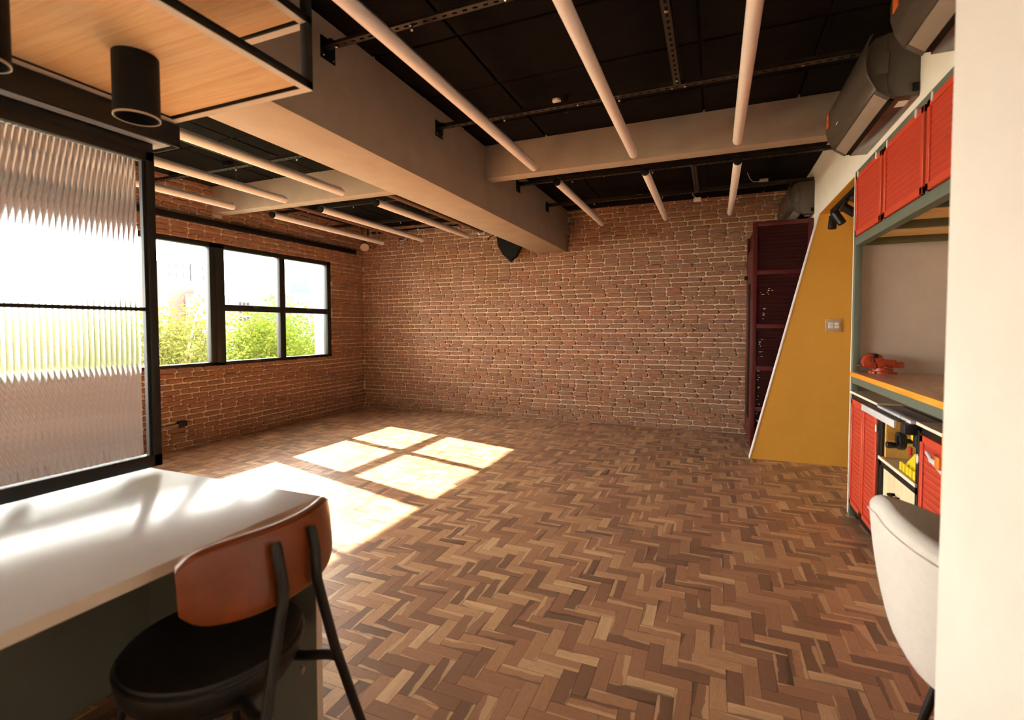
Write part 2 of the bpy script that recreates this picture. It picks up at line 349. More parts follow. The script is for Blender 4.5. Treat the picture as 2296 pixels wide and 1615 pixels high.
def lay_bricks(parent, u0, u1, ztop, place, rot, hole, weight):
    cand = []; k = 0; z = .030; PZ = .0565
    while z < ztop + .01:
        u = u0 - random.uniform(0, .05) - (.095 if k % 2 else 0)
        while u < u1:
            half = random.random() < .07; L = (.082 if half else .176); s = random.uniform(.93, 1.07); l = L * s
            c = u + l / 2; w = .0125
            a, b = max(u, u0 + .002), min(u + l, u1 - .002)
            if b - a > .025:
                c = (a + b) / 2; sc = (b - a) / L
                h = hole(a, b, z - .024, z + .024)
                if h is None: pass
                else:
                    a2, b2 = h
                    if b2 - a2 > .02: cand.append(((a2 + b2) / 2, z + random.uniform(-.0018, .0018) + .004 * math.sin(c * 2.2 + k), (b2 - a2) / L, 10 + random.randrange(4) if half else random.randrange(10)))
            u += l + w
        z += PZ; k += 1
    sc = sorted(range(len(cand)), key=lambda i: -weight(place(cand[i][0], cand[i][1]))); own = set(sc[:300])
    vs, fs = [], []
    R = Matrix.Rotation(rot, 3, 'Z')
    for i, (u, z, s, v) in enumerate(cand):
        tilt = random.gauss(0, .008); p = Vector(place(u, z)); flip = random.random() < .5
        if i in own: inst('brick', BRM[v], parent, p, (0, tilt, rot), (s, random.uniform(.8, 1.25), 1))
        else:
            o = len(vs); d = random.uniform(.8, 1.25); ct, st = math.cos(tilt), math.sin(tilt)
            for x, y, zz in BRV[v][0]: vs.append(tuple(p + R @ Vector((x * s * ct + zz * st, y * d, zz * ct - x * s * st))))
            fs += [tuple(q + o for q in f) for f in BRV[v][1]]
    me = bpy.data.meshes.new('brick_field'); me.from_pydata(vs, [], fs); me.materials.append(BRICK)
    o = bpy.data.objects.new('brick_field', me); COL.objects.link(o); o.parent = parent; o['kind'] = 'stuff'
    print('bricks', len(cand))
def seen(p, area):
    u, v, z = pix(p); return area(u, v) / (z * z) if z > 0 else 0
wb = tag(B(XL - .1, 2.3, YB, YB + .15, 0, ZC + .022).build('wall_back', MORTAR, smooth=False), 'exposed red brick wall with pale mortar facing the camera', 'wall', kind='structure')
def hole_back(a, b, z0, z1):
    if z1 > BZ + .008 and b > BX0 and a < BX1:
        if a < BX0: return (a, BX0)
        if b > BX1: return (BX1, b)
        return None
    return (a, b)
lay_bricks(wb, XL + .012, XR - .01, ZC, lambda u, z: (u, YB, z), 0, hole_back,
    lambda p: seen(p, lambda u, v: 1 if u < 1660 and not (1100 < u < 1185 and v < 590) and not (u < 1100 and v < 540) else .01))
WINS = [(-2.6, -1.0), (-.95, .65), (.70, 2.20), (2.20, 3.86), (3.86, 5.645)]; WZ0, WZ1 = .835, 2.21
wl = MB().box(XL - .1, XL, YN, YB + .1, 0, WZ0).box(XL - .1, XL, YN, YB + .1, WZ1, ZC + .022).box(XL - .1, XL, YN, -2.6, WZ0, WZ1).box(XL - .1, XL, -1.0, -.95, WZ0, WZ1).box(XL - .1, XL, .65, .70, WZ0, WZ1).box(XL - .1, XL, 5.645, YB + .1, WZ0, WZ1)
wl = tag(wl.build('wall_left', MORTAR, smooth=False), 'red brick wall with the black framed windows in it', 'wall', kind='structure')
def hole_left(a, b, z0, z1):
    if z1 > WZ0 + .012 and z0 < WZ1 - .012:
        if b <= .70 - .0 and a > -.95 and False: return None
        if b > .70 and a < 5.645:
            if a < .70: return (a, .70)
            if b > 5.645: return (5.645, b)
            return None
        if a < .70 and b > -1.2: return None
    if z1 > CZ + .012 and b > CY0 and a < CY1:
        if a < CY0: return (a, CY0)
        if b > CY1: return (CY1, b)
        return None
    return (a, b)
lay_bricks(wl, -.6, YB - .012, ZC, lambda u, z: (XL, u, z), PI / 2, hole_left, lambda p: seen(p, lambda u, v: 1 if u > 350 and v > 420 else .01))

# ------------------------------------------------------------------ ceiling
ce = tag(B(XL - .1, 2.3, YN, YB + .15, ZC + .02, ZC + .14).build('ceiling', CEILGAP, smooth=False), 'black ceiling of square acoustic panels with dark joints', 'ceiling', kind='structure')
GX, GY = .591, .54
pm = {}
for i in range(-8, 6):
    for j in range(-10, 9):
        x0, y0 = -.085 + i * GX, 2.35 + j * GY; x1, y1 = x0 + GX, y0 + GY
        x0, x1, y0, y1 = max(x0, XL), min(x1, XR), max(y0, YN), min(y1, YB)
        if x1 - x0 < .06 or y1 - y0 < .06: continue
        a, b = round(x1 - x0, 3), round(y1 - y0, 3)
        if (a, b) not in pm: pm[a, b] = B(-a / 2 + .008, a / 2 - .008, -b / 2 + .007, b / 2 - .007, 0, .019).mesh('ceiling_panel', CEIL, bevel=.004, seg=1, smooth=False)
        inst('ceiling_panel', pm[a, b], ce, ((x0 + x1) / 2, (y0 + y1) / 2, ZC + random.uniform(-.002, .002)))

# ------------------------------------------------------------------ beams
tag(B(BX0, BX1, YN, YB, BZ, ZC + .02).build('main_beam', CEMENT, bevel=.006), 'deep cement-coated beam running down the room to the brick wall', 'beam', kind='structure')
tag(B(BX1, XR, CY0, CY1, CZ, ZC + .02).build('cross_beam', CEMENT, bevel=.005), 'cement cross beam between the main beam and the air conditioner wall', 'beam', kind='structure')
tag(B(XL, BX0, CY0, CY1, CZ, ZC + .02).build('cross_beam', CEMENT, bevel=.005), 'cement cross beam between the window wall and the main beam', 'beam', kind='structure')

# ------------------------------------------------------------------ right side shell
tag(B(XR, 1.0, YN, YB, 2.285, ZC + .02).build('wall_right', CREAM, smooth=False), 'cream wall band carrying the air conditioners above the bench', 'wall', kind='structure')
tag(B(XR, 1.0, 5.30, YB, 0, 2.285).build('wall_right', CREAM, smooth=False), 'cream wall behind the maroon cabinet and yellow wall', 'wall', kind='structure')
tag(B(2.2, 2.32, YN, YB, 0, ZC + .022).build('wall_outer', CREAM, smooth=False), 'far cream wall closing the bench alcove', 'wall', kind='structure')
tag(B(1.0, 2.2, YN, YB, 2.30, ZC + .018).build('ceiling_alcove', YELLOW, smooth=False), 'mustard soffit over the passage beside the bench', 'ceiling', kind='structure')
tag(B(XR + .002, 1.0, 3.99, 5.21, 2.28, 2.2845).build('trim_1', YELLOW, smooth=False), 'mustard soffit edge above the track lights', 'trim', kind='structure')
wf = tag(MB().prism([(.336, 0), (.872, 2.284), (2.2, 2.30), (2.2, 0)], 1, 5.208, 5.30).build('wall_yellow', YELLOW, smooth=False), 'mustard yellow wall with a slanted white edge', 'wall', kind='structure')
MB().prism([(.330, 0), (.866, 2.284), (.874, 2.284), (.338, 0)], 1, 5.203, 5.303).build('edge_trim', WHITE, wf, label='white slanted corner strip')
tag(B(.864, 1.62, 3.92, 3.95, 0, 2.2845).build('wall_divider', GREYWALL, smooth=False), 'grey plaster end wall beside the workbench', 'wall', kind='structure')
tag(B(.858, .864, 3.92, 3.942, 0, 2.2845).build('trim_2', WHITE, smooth=False), 'thin white edge strip of the grey plaster wall', 'trim', kind='structure')
tag(B(1.62, 1.7, YN, 3.99, 0, 2.30).build('wall_bench', GREYWALL, smooth=False), 'grey plaster wall behind the workbench', 'wall', kind='structure')
tag(B(.432, .56, YN, 1.252, 0, ZC + .02).build('wall_near', CREAM, bevel=.006, smooth=False), 'bright cream wall end close to the camera', 'wall', kind='structure')
tag(B(XL - .1, 2.3, YN - .12, YN, 0, ZC + .02).build('wall_rear', CREAM, smooth=False), 'plain cream wall behind the camera', 'wall', kind='structure')

# ------------------------------------------------------------------ windows
def window(n, y0, y1, muns, trans, label, latches=(), fl=.052):
    w = thing('window_%d' % n, label, 'window', (XL - .04, (y0 + y1) / 2, WZ0), kind='structure')
    xa, xb = XL - .075, XL + .004; fw = .052
    f = MB().box(xa, xb, y0, y1, WZ0, WZ0 + .045).box(xa, xb, y0, y1, WZ1 - .054, WZ1).box(xa, xb, y0, y0 + fl, WZ0, WZ1).box(xa, xb, y1 - fw * 1.4, y1, WZ0, WZ1)
    f.build('frame', BLACK, w, bevel=.004)
    for m, mw in muns: B(xa, xb - .004, m - mw / 2, m + mw / 2, WZ0, WZ1).build('mullion', BLACK, w, bevel=.003)
    if trans: B(xa, xb - .006, y0, y1, trans - .036, trans + .036).build('transom', BLACK, w, bevel=.003)
    B(xa - .01, xb + .006, y0 + .03, y1 - .03, WZ0 + .03, WZ0 + .043).build('sill_track', BLACK, w, bevel=.002)
    ys = [y0 + fl] + [q for m, mw in muns for q in (m - mw / 2, m + mw / 2)] + [y1 - fw * 1.4]
    zs = [WZ0 + .045] + ([trans - .036, trans + .036] if trans else []) + [WZ1 - .054]
    for i in range(0, len(ys), 2):
        for j in range(0, len(zs), 2): B(XL - .045, XL - .041, ys[i] - .003, ys[i + 1] + .003, zs[j] - .003, zs[j + 1] + .003).build('pane', GLASS, w, smooth=False)
    for ly, lz in latches:
        MB().box(xb - .004, xb + .012, ly - .03, ly + .03, lz - .012, lz + .012).box(xb + .01, xb + .022, ly - .006, ly + .05, lz - .008, lz + .004).build('latch', STEELK, w, bevel=.003)
window(1, 2.20, 3.86, [(3.015, .035)], None, 'black window of tall single panes beside the ribbed screen')
window(2, 3.86, 5.645, [(4.782, .085)], 1.492, 'black window divided into four panes near the room corner', [(4.36, 1.505), (5.2, 1.505), (4.36, .865), (5.2, .865)], .105)
window(3, .70, 2.20, [(1.45, .035)], None, 'black window partly hidden behind the ribbed glass screen')
window(4, -.95, .65, [(-.15, .035)], None, 'unseen black window added beside the camera for daylight')  # out of view, added so daylight enters from the side
window(5, -2.6, -1.0, [(-1.8, .035)], None, 'unseen black window added behind the camera for daylight')  # out of view, continues the added daylight openings behind the camera

# ------------------------------------------------------------------ outside
tag(B(-170, -5.4, -90, 190, -8.2, -8).build('ground', GROUND, smooth=False), 'street level ground far below the windows', 'ground', kind='structure')
tag(B(-5.46, -5.27, 5.625, 5.95, -8, 4).build('outside_pillar', PILLAR, bevel=.01), 'white outside pillar seen through the window panes near the corner', 'pillar', kind='structure')
def tree(label, c, rx, ry, rz, n, m, size, blobs=9, seed=0):
    rnd = random.Random(seed); t = thing('tree', label, 'tree', (c[0], c[1], -8), group='trees outside the windows')
    bl = [(Vector((c[0] + rnd.uniform(-1, 1) * rx * .6, c[1] + rnd.uniform(-1, 1) * ry * .62, c[2] + rnd.uniform(-.9, .62) * rz)), rnd.uniform(.42, .62)) for _ in range(blobs)] + [(Vector(c), .6)]
    vs, fs = [], []
    for _ in range(n):
        b, k = rnd.choice(bl); d = Vector((rnd.gauss(0, 1), rnd.gauss(0, 1), rnd.gauss(0, 1))).normalized() * rnd.uniform(.35, 1.08)
        p = b + Vector((d.x * rx * k, d.y * ry * k, d.z * rz * k)); a = Vector((rnd.gauss(0, 1), rnd.gauss(0, 1), rnd.gauss(0, .6))).normalized(); e = a.orthogonal().normalized()
        e = Matrix.Rotation(rnd.uniform(0, 6.28), 3, a) @ e; s = size * rnd.uniform(.6, 1.3); o = len(vs)
        vs += [p - a * s, p + e * s * .45, p + a * s, p - e * s * .45]; fs.append((o, o + 1, o + 2, o + 3))
    me = bpy.data.meshes.new('foliage'); me.from_pydata([tuple(v - Vector((c[0], c[1], -8))) for v in vs], [], fs); me.materials.append(LEAF[m])
    o = bpy.data.objects.new('foliage', me); COL.objects.link(o); o.parent = t
    MB().tube([(c[0], c[1], -8), (c[0] + .2, c[1] + .1, -4), (c[0], c[1], c[2] - rz * .3)], [.22, .17, .1], 8).build('trunk', BARK, t)
    for b, k in bl[:-1]: MB().tube([(c[0], c[1], c[2] - rz * .7), (b + Vector(c)) / 2 + Vector((0, 0, -.15)), b + Vector((0, 0, rz * k * .8))], [.06, .035, .012], 6).build('branch', BARK, t)
tree('airy yellow-green tree with bare twigs, seen through the tall single pane', (-11.5, 7.3, -.15), 2.0, 1.8, 2.1, 24000, 2, .05, 13, 1)
tree('bright green tree crown filling the lower panes beside the thick mullion', (-13, 11.4, -.75), 2.3, 2.5, 2.6, 42000, 0, .062, 18, 2)
tree('deep green tree crown beside the white outside pillar', (-15.5, 15.6, -1.1), 2.6, 2.6, 2.9, 42000, 1, .066, 18, 3)
tree('green tree crown behind the ribbed glass screen', (-12, 3.6, -.5), 2.4, 2.6, 2.2, 20000, 0, .07, 12, 4)
tree('lower green tree crown beneath the airy twigs', (-14, 8.6, -2.3), 2.4, 2.4, 2.3, 36000, 1, .06, 16, 5)
def building(label, x, y0, y1, z1, m, cols=0, rows=0, wcol=None, band=None, dz=2.2, zb=0, depth=12, roof=None):
    t = thing('building', label, 'building', (x, (y0 + y1) / 2, -8), group='city buildings beyond the trees')
    wall = B(x - depth, x, y0, y1, -8, z1).build('wall', BLD[m], t, smooth=False)
    if roof: B(x - depth * .7, x - 1, y0 + (y1 - y0) * roof[0], y0 + (y1 - y0) * roof[1], z1, z1 + roof[2]).build('roof_block', BLD[m], t, smooth=False)
    if cols:
        w = (y1 - y0) / cols
        for i in range(cols):
            for j in range(rows): B(x - .1, x + .12, y0 + w * (i + .22), y0 + w * (i + .78), z1 - dz * (j + .75), z1 - dz * (j + .3)).build('window', BWIN, t, smooth=False)
    if band: B(x - .1, x + .25, y0 + (y1 - y0) * band[0], y0 + (y1 - y0) * band[1], z1 - band[2], z1 - .2).build('dark_band', BWIN, t, smooth=False)
building('tall pale tower with a dark stair core behind the airy tree', -120, 77.5, 87.6, 17.2, 0, 6, 6, band=(.55, .82, 7.5))
building('reddish building below the pale tower', -95, 61.5, 68.5, 10.3, 1, 0, 0)
building('low white building with dark eaves beside the reddish one', -90, 64, 72, 7.6, 2, 3, 3, roof=(.1, .6, 1.2), depth=4)
building('small pale block on the horizon beside the thick mullion', -130, 103, 108, 9.3, 4, 4, 3, roof=(.2, .6, 1), depth=8)
building('domed pale apartment block in the middle of the upper pane', -130, 114, 120, 10.3, 4, 5, 4, roof=(.2, .75, 2), depth=8)
building('pale apartment block beside the narrow muntin', -130, 123, 128, 10.0, 0, 4, 4, roof=(.3, .8, 1.5), depth=8)
building('blue-grey glass tower next to the outside pillar', -120, 121.5, 130, 17.2, 3, depth=8)
building('stepped cream block in front of the blue-grey tower', -115, 110.5, 119.5, 9.6, 4, 6, 3, roof=(.4, .75, 2))
building('wide low white block along the horizon', -140, 60, 150, 5.0, 2, 30, 2)

# ------------------------------------------------------------------ blind rail, outlet
t = thing('blind_rail', 'long black blind cassette above the windows on the brick wall', 'blind', (XL + .06, 3, 2.39))
B(XL + .004, XL + .07, -.5, 6.12, 2.385, 2.445).build('cassette', BLACKM, t, bevel=.012)
for y in (-.5, 6.12): B(XL + .012, XL + .074, y - .006, y + .008, 2.38, 2.45).build('end_cap', BLACK, t, bevel=.003)
t = thing('wall_outlet', 'black outlet box with surface conduit low on the window wall', 'outlet', (XL, 3.42, .25))
B(XL + .012, XL + .06, 3.375, 3.46, .232, .292).build('box', BLACK, t, bevel=.005)
for y in (3.395, 3.435): MB().lathe([(.012, 0), (.012, .006), (.006, .006), (.006, .002)], (XL + .058, y, .262), 12, 0).build('socket', PLASTK, t)
MB().tube([(XL + .036, 3.375, .255), (XL + .036, 3.30, .252), (XL + .03, 2.2, .25)], .011, 10).build('conduit', CONDUIT, t)
MB().tube([(XL + .036, 3.378, .255), (XL + .036, 3.35, .255)], .016, 10).build('coupling', CONDUIT, t)

# ------------------------------------------------------------------ tube lamps
ZT, RT = 2.50, .031
def tube_lamp(x, y0, y1, label, wires, cable=False):
    t = thing('tube_lamp', label, 'lamp', (x, (y0 + y1) / 2, ZT), group='hanging tube lamps')
    prof = [(RT * .55, y0), (RT * .9, y0 + .004), (RT, y0 + .014), (RT, y1 - .02), (RT * .93, y1 - .008), (RT * .7, y1 - .002), (RT * .3, y1)]
    MB().lathe([(r, h) for r, h in prof], (x, 0, ZT), 28, 1).build('tube', TUBE, t)
    MB().lathe([(RT * .85, y0 - .014), (RT * 1.03, y0 - .012), (RT * 1.03, y0 + .012), (RT * .9, y0 + .012)], (x, 0, ZT), 24, 1).build('end_cap', BLACKM, t)
    MB().box(x - .012, x + .012, y0 + .01, y1 - .03, ZT + RT * .85, ZT + RT + .008).build('top_rail', ALU, t)
    for y in wires:
        w = MB().tube([(x, y, ZT + RT), (x, y, 2.655)], .0016, 6).build('suspension_wire', CHROME, t)
        MB().lathe([(.006, 0), (.008, .004), (.008, .016), (.004, .02)], (x, y, 2.628), 10).build('gripper', CHROME, w)
    if cable:
        MB().tube([(x + .004, y1 - .62, ZT + RT + .004), (x + .01, y1 - .5, ZT + RT - .02), (x + .012, y1 - .38, ZT + RT - .004), (x, y1 - .2, ZT + RT + .006), (x, y1 - .02, ZT + RT + .004), (x, y1 + .012, ZT + .01), (x, y1 + .006, ZT - RT * .6)], .0035, 6).build('cable', BLACKM, t)
for x, l in ((-1.30, 'long opal tube lamp running alongside the main beam toward the cross beam'), (-.545, 'long opal tube lamp in the middle of the bay before the cross beam'), (.13, 'long opal tube lamp nearest the charcoal air conditioners')):
    tube_lamp(x, 1.25, 3.64, l, (1.965, 3.045))
for x, l in ((-1.25, 'short opal tube lamp beyond the cross beam, nearest the main beam'), (-.52, 'short opal tube lamp beyond the cross beam, middle of three'), (.15, 'short opal tube lamp beyond the cross beam, above the maroon cabinet')):
    tube_lamp(x, 4.06, 5.90, l, (4.56, 5.48))
for x, l in ((-4.57, 'opal tube lamp close to the window wall, before the cross beam'), (-3.86, 'opal tube lamp with drooping cable, middle of the window-side bay'), (-3.165, 'opal tube lamp under the wooden shelf edge, next to the main beam side')):
    tube_lamp(x, 1.25, 3.64, l, (1.965, 3.10), True)
for x, l in ((-4.50, 'far opal tube lamp with black end cap close to the window wall'), (-3.82, 'far opal tube lamp with black end cap in the middle beside a pipe'), (-3.11, 'far opal tube lamp with black end cap nearest the main beam soffit')):
    tube_lamp(x, 4.05, 6.01, l, (4.56, 5.48))

# ------------------------------------------------------------------ slotted angle bars
def slotted(mb, a, b, z, axis, w=.042, pitch=.05, up=True):   # flat flange with slots, then an upright flange
    L = b - a; n = int(L / pitch); p = L / n; hw = w / 2; s0, s1 = .27, .73; q = .006
    def P(u, v, zz): return (u, v, zz) if axis == 0 else (v, u, zz)
    c = axis_c[0]
    for i in range(n):
        u0 = a + i * p; us = [u0, u0 + s0 * p, u0 + s1 * p, u0 + p]; vsx = [c - hw, c - q, c + q, c + hw]
        for k in range(3):
            for m in range(3):
                if k == 1 and m == 1: continue
                o = [P(us[k], vsx[m], z), P(us[k + 1], vsx[m], z), P(us[k + 1], vsx[m + 1], z), P(us[k], vsx[m + 1], z)]
                mb.add(o, [(0, 1, 2, 3)])
    x0, x1, y0, y1 = (a, b, c + hw - .003, c + hw) if axis == 0 else (c + hw - .003, c + hw, a, b)
    mb.box(x0, x1, y0, y1, z, z + .042); return mb
axis_c = [0]
def bar(label, axis, a, b, c, plates=(), bolts=()):
    z = 2.655; axis_c[0] = c
    loc = ((a + b) / 2, c, z) if axis == 0 else (c, (a + b) / 2, z)
    t = thing('slotted_bar', label, 'ceiling bar', loc, group='black slotted ceiling bars')
    slotted(MB(), a, b, z, axis).build('angle', STEELK, t, smooth=False)
    for x, sgn in plates:
        pl = B(x, x + sgn * .006, c - .05 + .018, c + .05 + .018, z - .052, z + .056).build('mount_plate', BLACKM, t, bevel=.002)
        B(x, x + sgn * .06, c - .022, c + .022, z + .002, z + .03).build('bracket', BLACKM, t, bevel=.002)
        for dy in (-.018, .052):
            for dz in (-.036, .042): MB().lathe([(.007, 0), (.007, .004), (.004, .006)], (x + (sgn * .006 if sgn > 0 else -.012), c + dy, z + dz), 8, 0).build('bolt', CHROME, pl)
    for u in bolts:
        p = (u, c, z - .006) if axis == 0 else (c, u, z - .006)
        MB().lathe([(.005, -.004), (.009, -.002), (.009, .004)], p, 8).build('bolt', CHROME, t)
    return t
bar('black slotted bar bolted to the main beam, nearest of the crosswise bars', 0, BX1, XR, 1.965, ((BX1, 1),), (-1.74, -1.30, -.83, -.545, .13))
bar('black slotted bar crossing under the panels just before the cross beam', 0, BX1, XR, 3.045, ((BX1, 1),), (-1.74, -1.3, -.8, -.545, -.24, -.17, .13, .42))
bar('black slotted bar running lengthwise above the middle tube lamp', 1, .6, 3.02, -.21, (), (2.3, 2.96))
bar('black slotted bar just beyond the cross beam over the brick wall bay', 0, BX1, XR, 4.56, ((BX1, 1),), (-1.25, -.95, -.52, -.2, .15, .4))
bar('black slotted bar nearest the brick wall, hung over the short tubes', 0, BX1, XR, 5.48, ((BX1, 1),), (-1.25, -.8, -.52, -.2, .15, .45))
bar('short black slotted bar joining the two bars over the short tubes', 1, 4.58, 5.46, -.18, (), (4.66, 5.4))
bar('black slotted bar crossing the window-side bay under the panels', 0, XL + .02, BX0, 3.10, ((BX0, -1),), (-4.57, -3.86, -3.165))
bar('black slotted bar lengthwise beside the window-side tube lamp', 1, .6, 3.08, -3.67, (), (2.6, 3.02))
bar('black slotted bar over the far window-side tubes beyond the cross beam', 0, XL + .02, BX0, 4.56, ((BX0, -1),), (-4.5, -3.82, -3.11))
bar('black slotted bar over the far window-side tubes nearest the corner', 0, XL + .02, BX0, 5.48, ((BX0, -1),), (-4.5, -3.82, -3.11))

# ------------------------------------------------------------------ small ceiling hardware
def jbox(label, x, y):
    t = thing('junction_box', label, 'junction box', (x, y, ZC - .04), group='small ceiling boxes')
    B(x - .04, x + .04, y - .03, y + .03, ZC - .045, ZC).build('box', BLACKM, t, bevel=.004)
    f = MB()
    for a in (-1, 1): f.box(x + a * .03 - .003, x + a * .03 + .003, y - .026, y + .026, ZC - .049, ZC - .043).box(x - .033, x + .033, y + a * .024 - .003, y + a * .024 + .003, ZC - .049, ZC - .043)
    f.build('rim', ALU, t)
    MB().tube([(x + .04, y, ZC - .02), (x + .09, y + .02, ZC - .03), (x + .13, y + .03, ZC - .005)], .004, 6).build('cable', BLACKM, t)
jbox('small black junction box with pale rim over the window-side middle tube', -4.175, 3.27)
jbox('small black junction box with pale rim closest to the window wall', -4.95, 3.29)
jbox('small junction box beyond the cross beam beside the middle short tube', -.79, 5.74)
jbox('small junction box beyond the cross beam near the first short tube', -1.446, 5.80)
def driver(label, x, y, z, cab):
    t = thing('lamp_driver', label, 'driver', (x, y, z), group='white lamp drivers')
    B(x - .04, x + .04, y - .02, y + .02, z - .025, z + .02).build('case', STICK, t, bevel=.005)
    MB().tube(cab, .0035, 6).build('cable', STICK, t)
driver('white plastic driver box hanging over the brick wall top', -.19, 5.98, 2.70, [(-.2, 5.98, 2.72), (-.24, 5.96, 2.75), (-.23, 5.95, 2.80)])
driver('white plastic driver box on the black ceiling near the cream wall', .457, 5.72, 2.765, [(.417, 5.72, 2.765), (.36, 5.72, 2.765), (.32, 5.6, 2.77), (.29, 5.45, 2.79)])
t = thing('ceiling_sensor', 'small white sensor on the black ceiling panels before the cross beam', 'sensor', (-1.0, 3.24, ZC))
MB().lathe([(.03, 0), (.03, -.012), (.02, -.02), (.012, -.03), (.004, -.032)], (-1.0, 3.24, ZC), 16).build('dome', STICK, t)
B(-.94, -.915, 3.20, 3.225, 2.69, ZC).build('drop_rod', BLACKM, t)

# pipes and conduit over the far window-side bay
def pipe(label, pts, r, m, clamps):
    t = thing('ceiling_pipe', label, 'pipe', pts[0], group='exposed pipes near the corner')
    MB().tube(pts, r, 14).build('pipe', m, t)
    for c in clamps:
        MB().lathe([(r, -.012), (r * 1.35, -.012), (r * 1.35, .012), (r, .012)], c, 14, 1).build('clamp', CHROME, t)
        MB().tube([(c[0], c[1], c[2] + r), (c[0], c[1], ZC)], .004, 6).build('hanger', CHROME, t)
pipe('brown pipe beside the middle far tube lamp', [(-4.38, 3.97, 2.625), (-4.36, 5.9, 2.625), (-4.36, 6.30, 2.625)], .022, PIPE, [(-4.37, 4.7, 2.625), (-4.36, 5.6, 2.625)])
pipe('brown pipe tucked against the main beam above the tube lamps', [(-3.06, 3.97, 2.61), (-3.05, 6.34, 2.61)], .024, PIPE, [(-3.06, 4.9, 2.61), (-3.05, 5.9, 2.61)])
t = thing('metal_conduit', 'shiny metal conduit along the top of the brick wall', 'conduit', (-4, 6.33, 2.72), group='exposed pipes near the corner')
MB().tube([(-4.95, 6.335, 2.725), (BX0, 6.335, 2.725)], .02, 14).build('pipe', CHROME, t)
for x in (-4.85, -4.1, -3.35, -2.6): MB().lathe([(.021, -.014), (.027, -.014), (.027, .014), (.021, .014)], (x, 6.335, 2.725), 14, 0).build('coupling', ALU, t)
for x, l in ((-4.36, 'small metal junction box at the brick wall end of the middle pipe'), (-3.05, 'small metal junction box at the brick wall end of the beam-side pipe')):
    t = thing('conduit_box', l, 'junction box', (x, 6.34, 2.60), group='metal conduit boxes')
    B(x - .055, x + .055, 6.30, 6.366, 2.57, 2.65).build('box', ALU, t, bevel=.006)
    B(x - .04, x + .04, 6.296, 6.301, 2.58, 2.64).build('cover', CHROME, t, bevel=.002)
t = thing('flood_light', 'small white floodlight on a bracket in the brick corner', 'lamp', (-4.93, 6.12, 2.5))
c0 = Vector((-4.93, 6.12, 2.505)); dr = Vector((.5, -.55, -.45)).normalized()
MB().tube([c0 - dr * .08, c0 - dr * .02, c0 + dr * .06], [.045, .06, .062], 16).build('head', SWITCH, t)
MB().tube([c0 + dr * .058, c0 + dr * .072], [.064, .064], 16).build('lens_ring', SWITCH, t)
MB().tube([c0 - dr * .03 + Vector((0, 0, .05)), c0 + Vector((.03, .05, .12)), c0 + Vector((.03, .05, .16)), c0 + Vector((.03, .05, .295))], .012, 8).build('bracket', BLACKM, t)
MB().tube([c0 - dr * .06, c0 + Vector((.12, .05, -.05)), c0 + Vector((.2, .1, .06)), c0 + Vector((.15, .15, .16))], .005, 6).build('cable', BLACKM, t)
t = thing('loudspeaker', 'black faceted loudspeaker hanging under the main beam at the brick wall', 'speaker', (-2.56, 6.2, 2.3))
pl = [(-2.77, 2.60), (-2.735, 2.36), (-2.66, 2.24), (-2.555, 2.145), (-2.46, 2.22), (-2.395, 2.34), (-2.37, 2.60)]
def shrink(p, k, cx=-2.57, cz=2.40): return [(cx + (x - cx) * k, cz + (z - cz) * k) for x, z in p]
rows = [[(x, 6.34, z) for x, z in shrink(pl, .62)], [(x, 6.22, z) for x, z in pl], [(x, 6.16, z) for x, z in shrink(pl, .97)], [(x, 6.155, z) for x, z in shrink(pl, .9)]]
sp = MB().grid(rows, closed_v=True); n = len(pl); sp.add(rows[0], [tuple(range(n))]); sp.add(rows[3], [tuple(range(n))]); sp.build('cabinet', BLACKM, t, smooth=False)
MB().tube([(-2.78, 6.2, 2.53), (-2.84, 6.15, 2.50), (-2.86, 6.12, 2.45)], .008, 6).build('bracket', BLACK, t)
for x, z in ((-2.5, 2.33), (-2.47, 2.28), (-2.6, 2.44)): MB().lathe([(.008, -.004), (.005, -.008)], (x, 6.155, z), 8, 1).build('screw', CHROME, t)

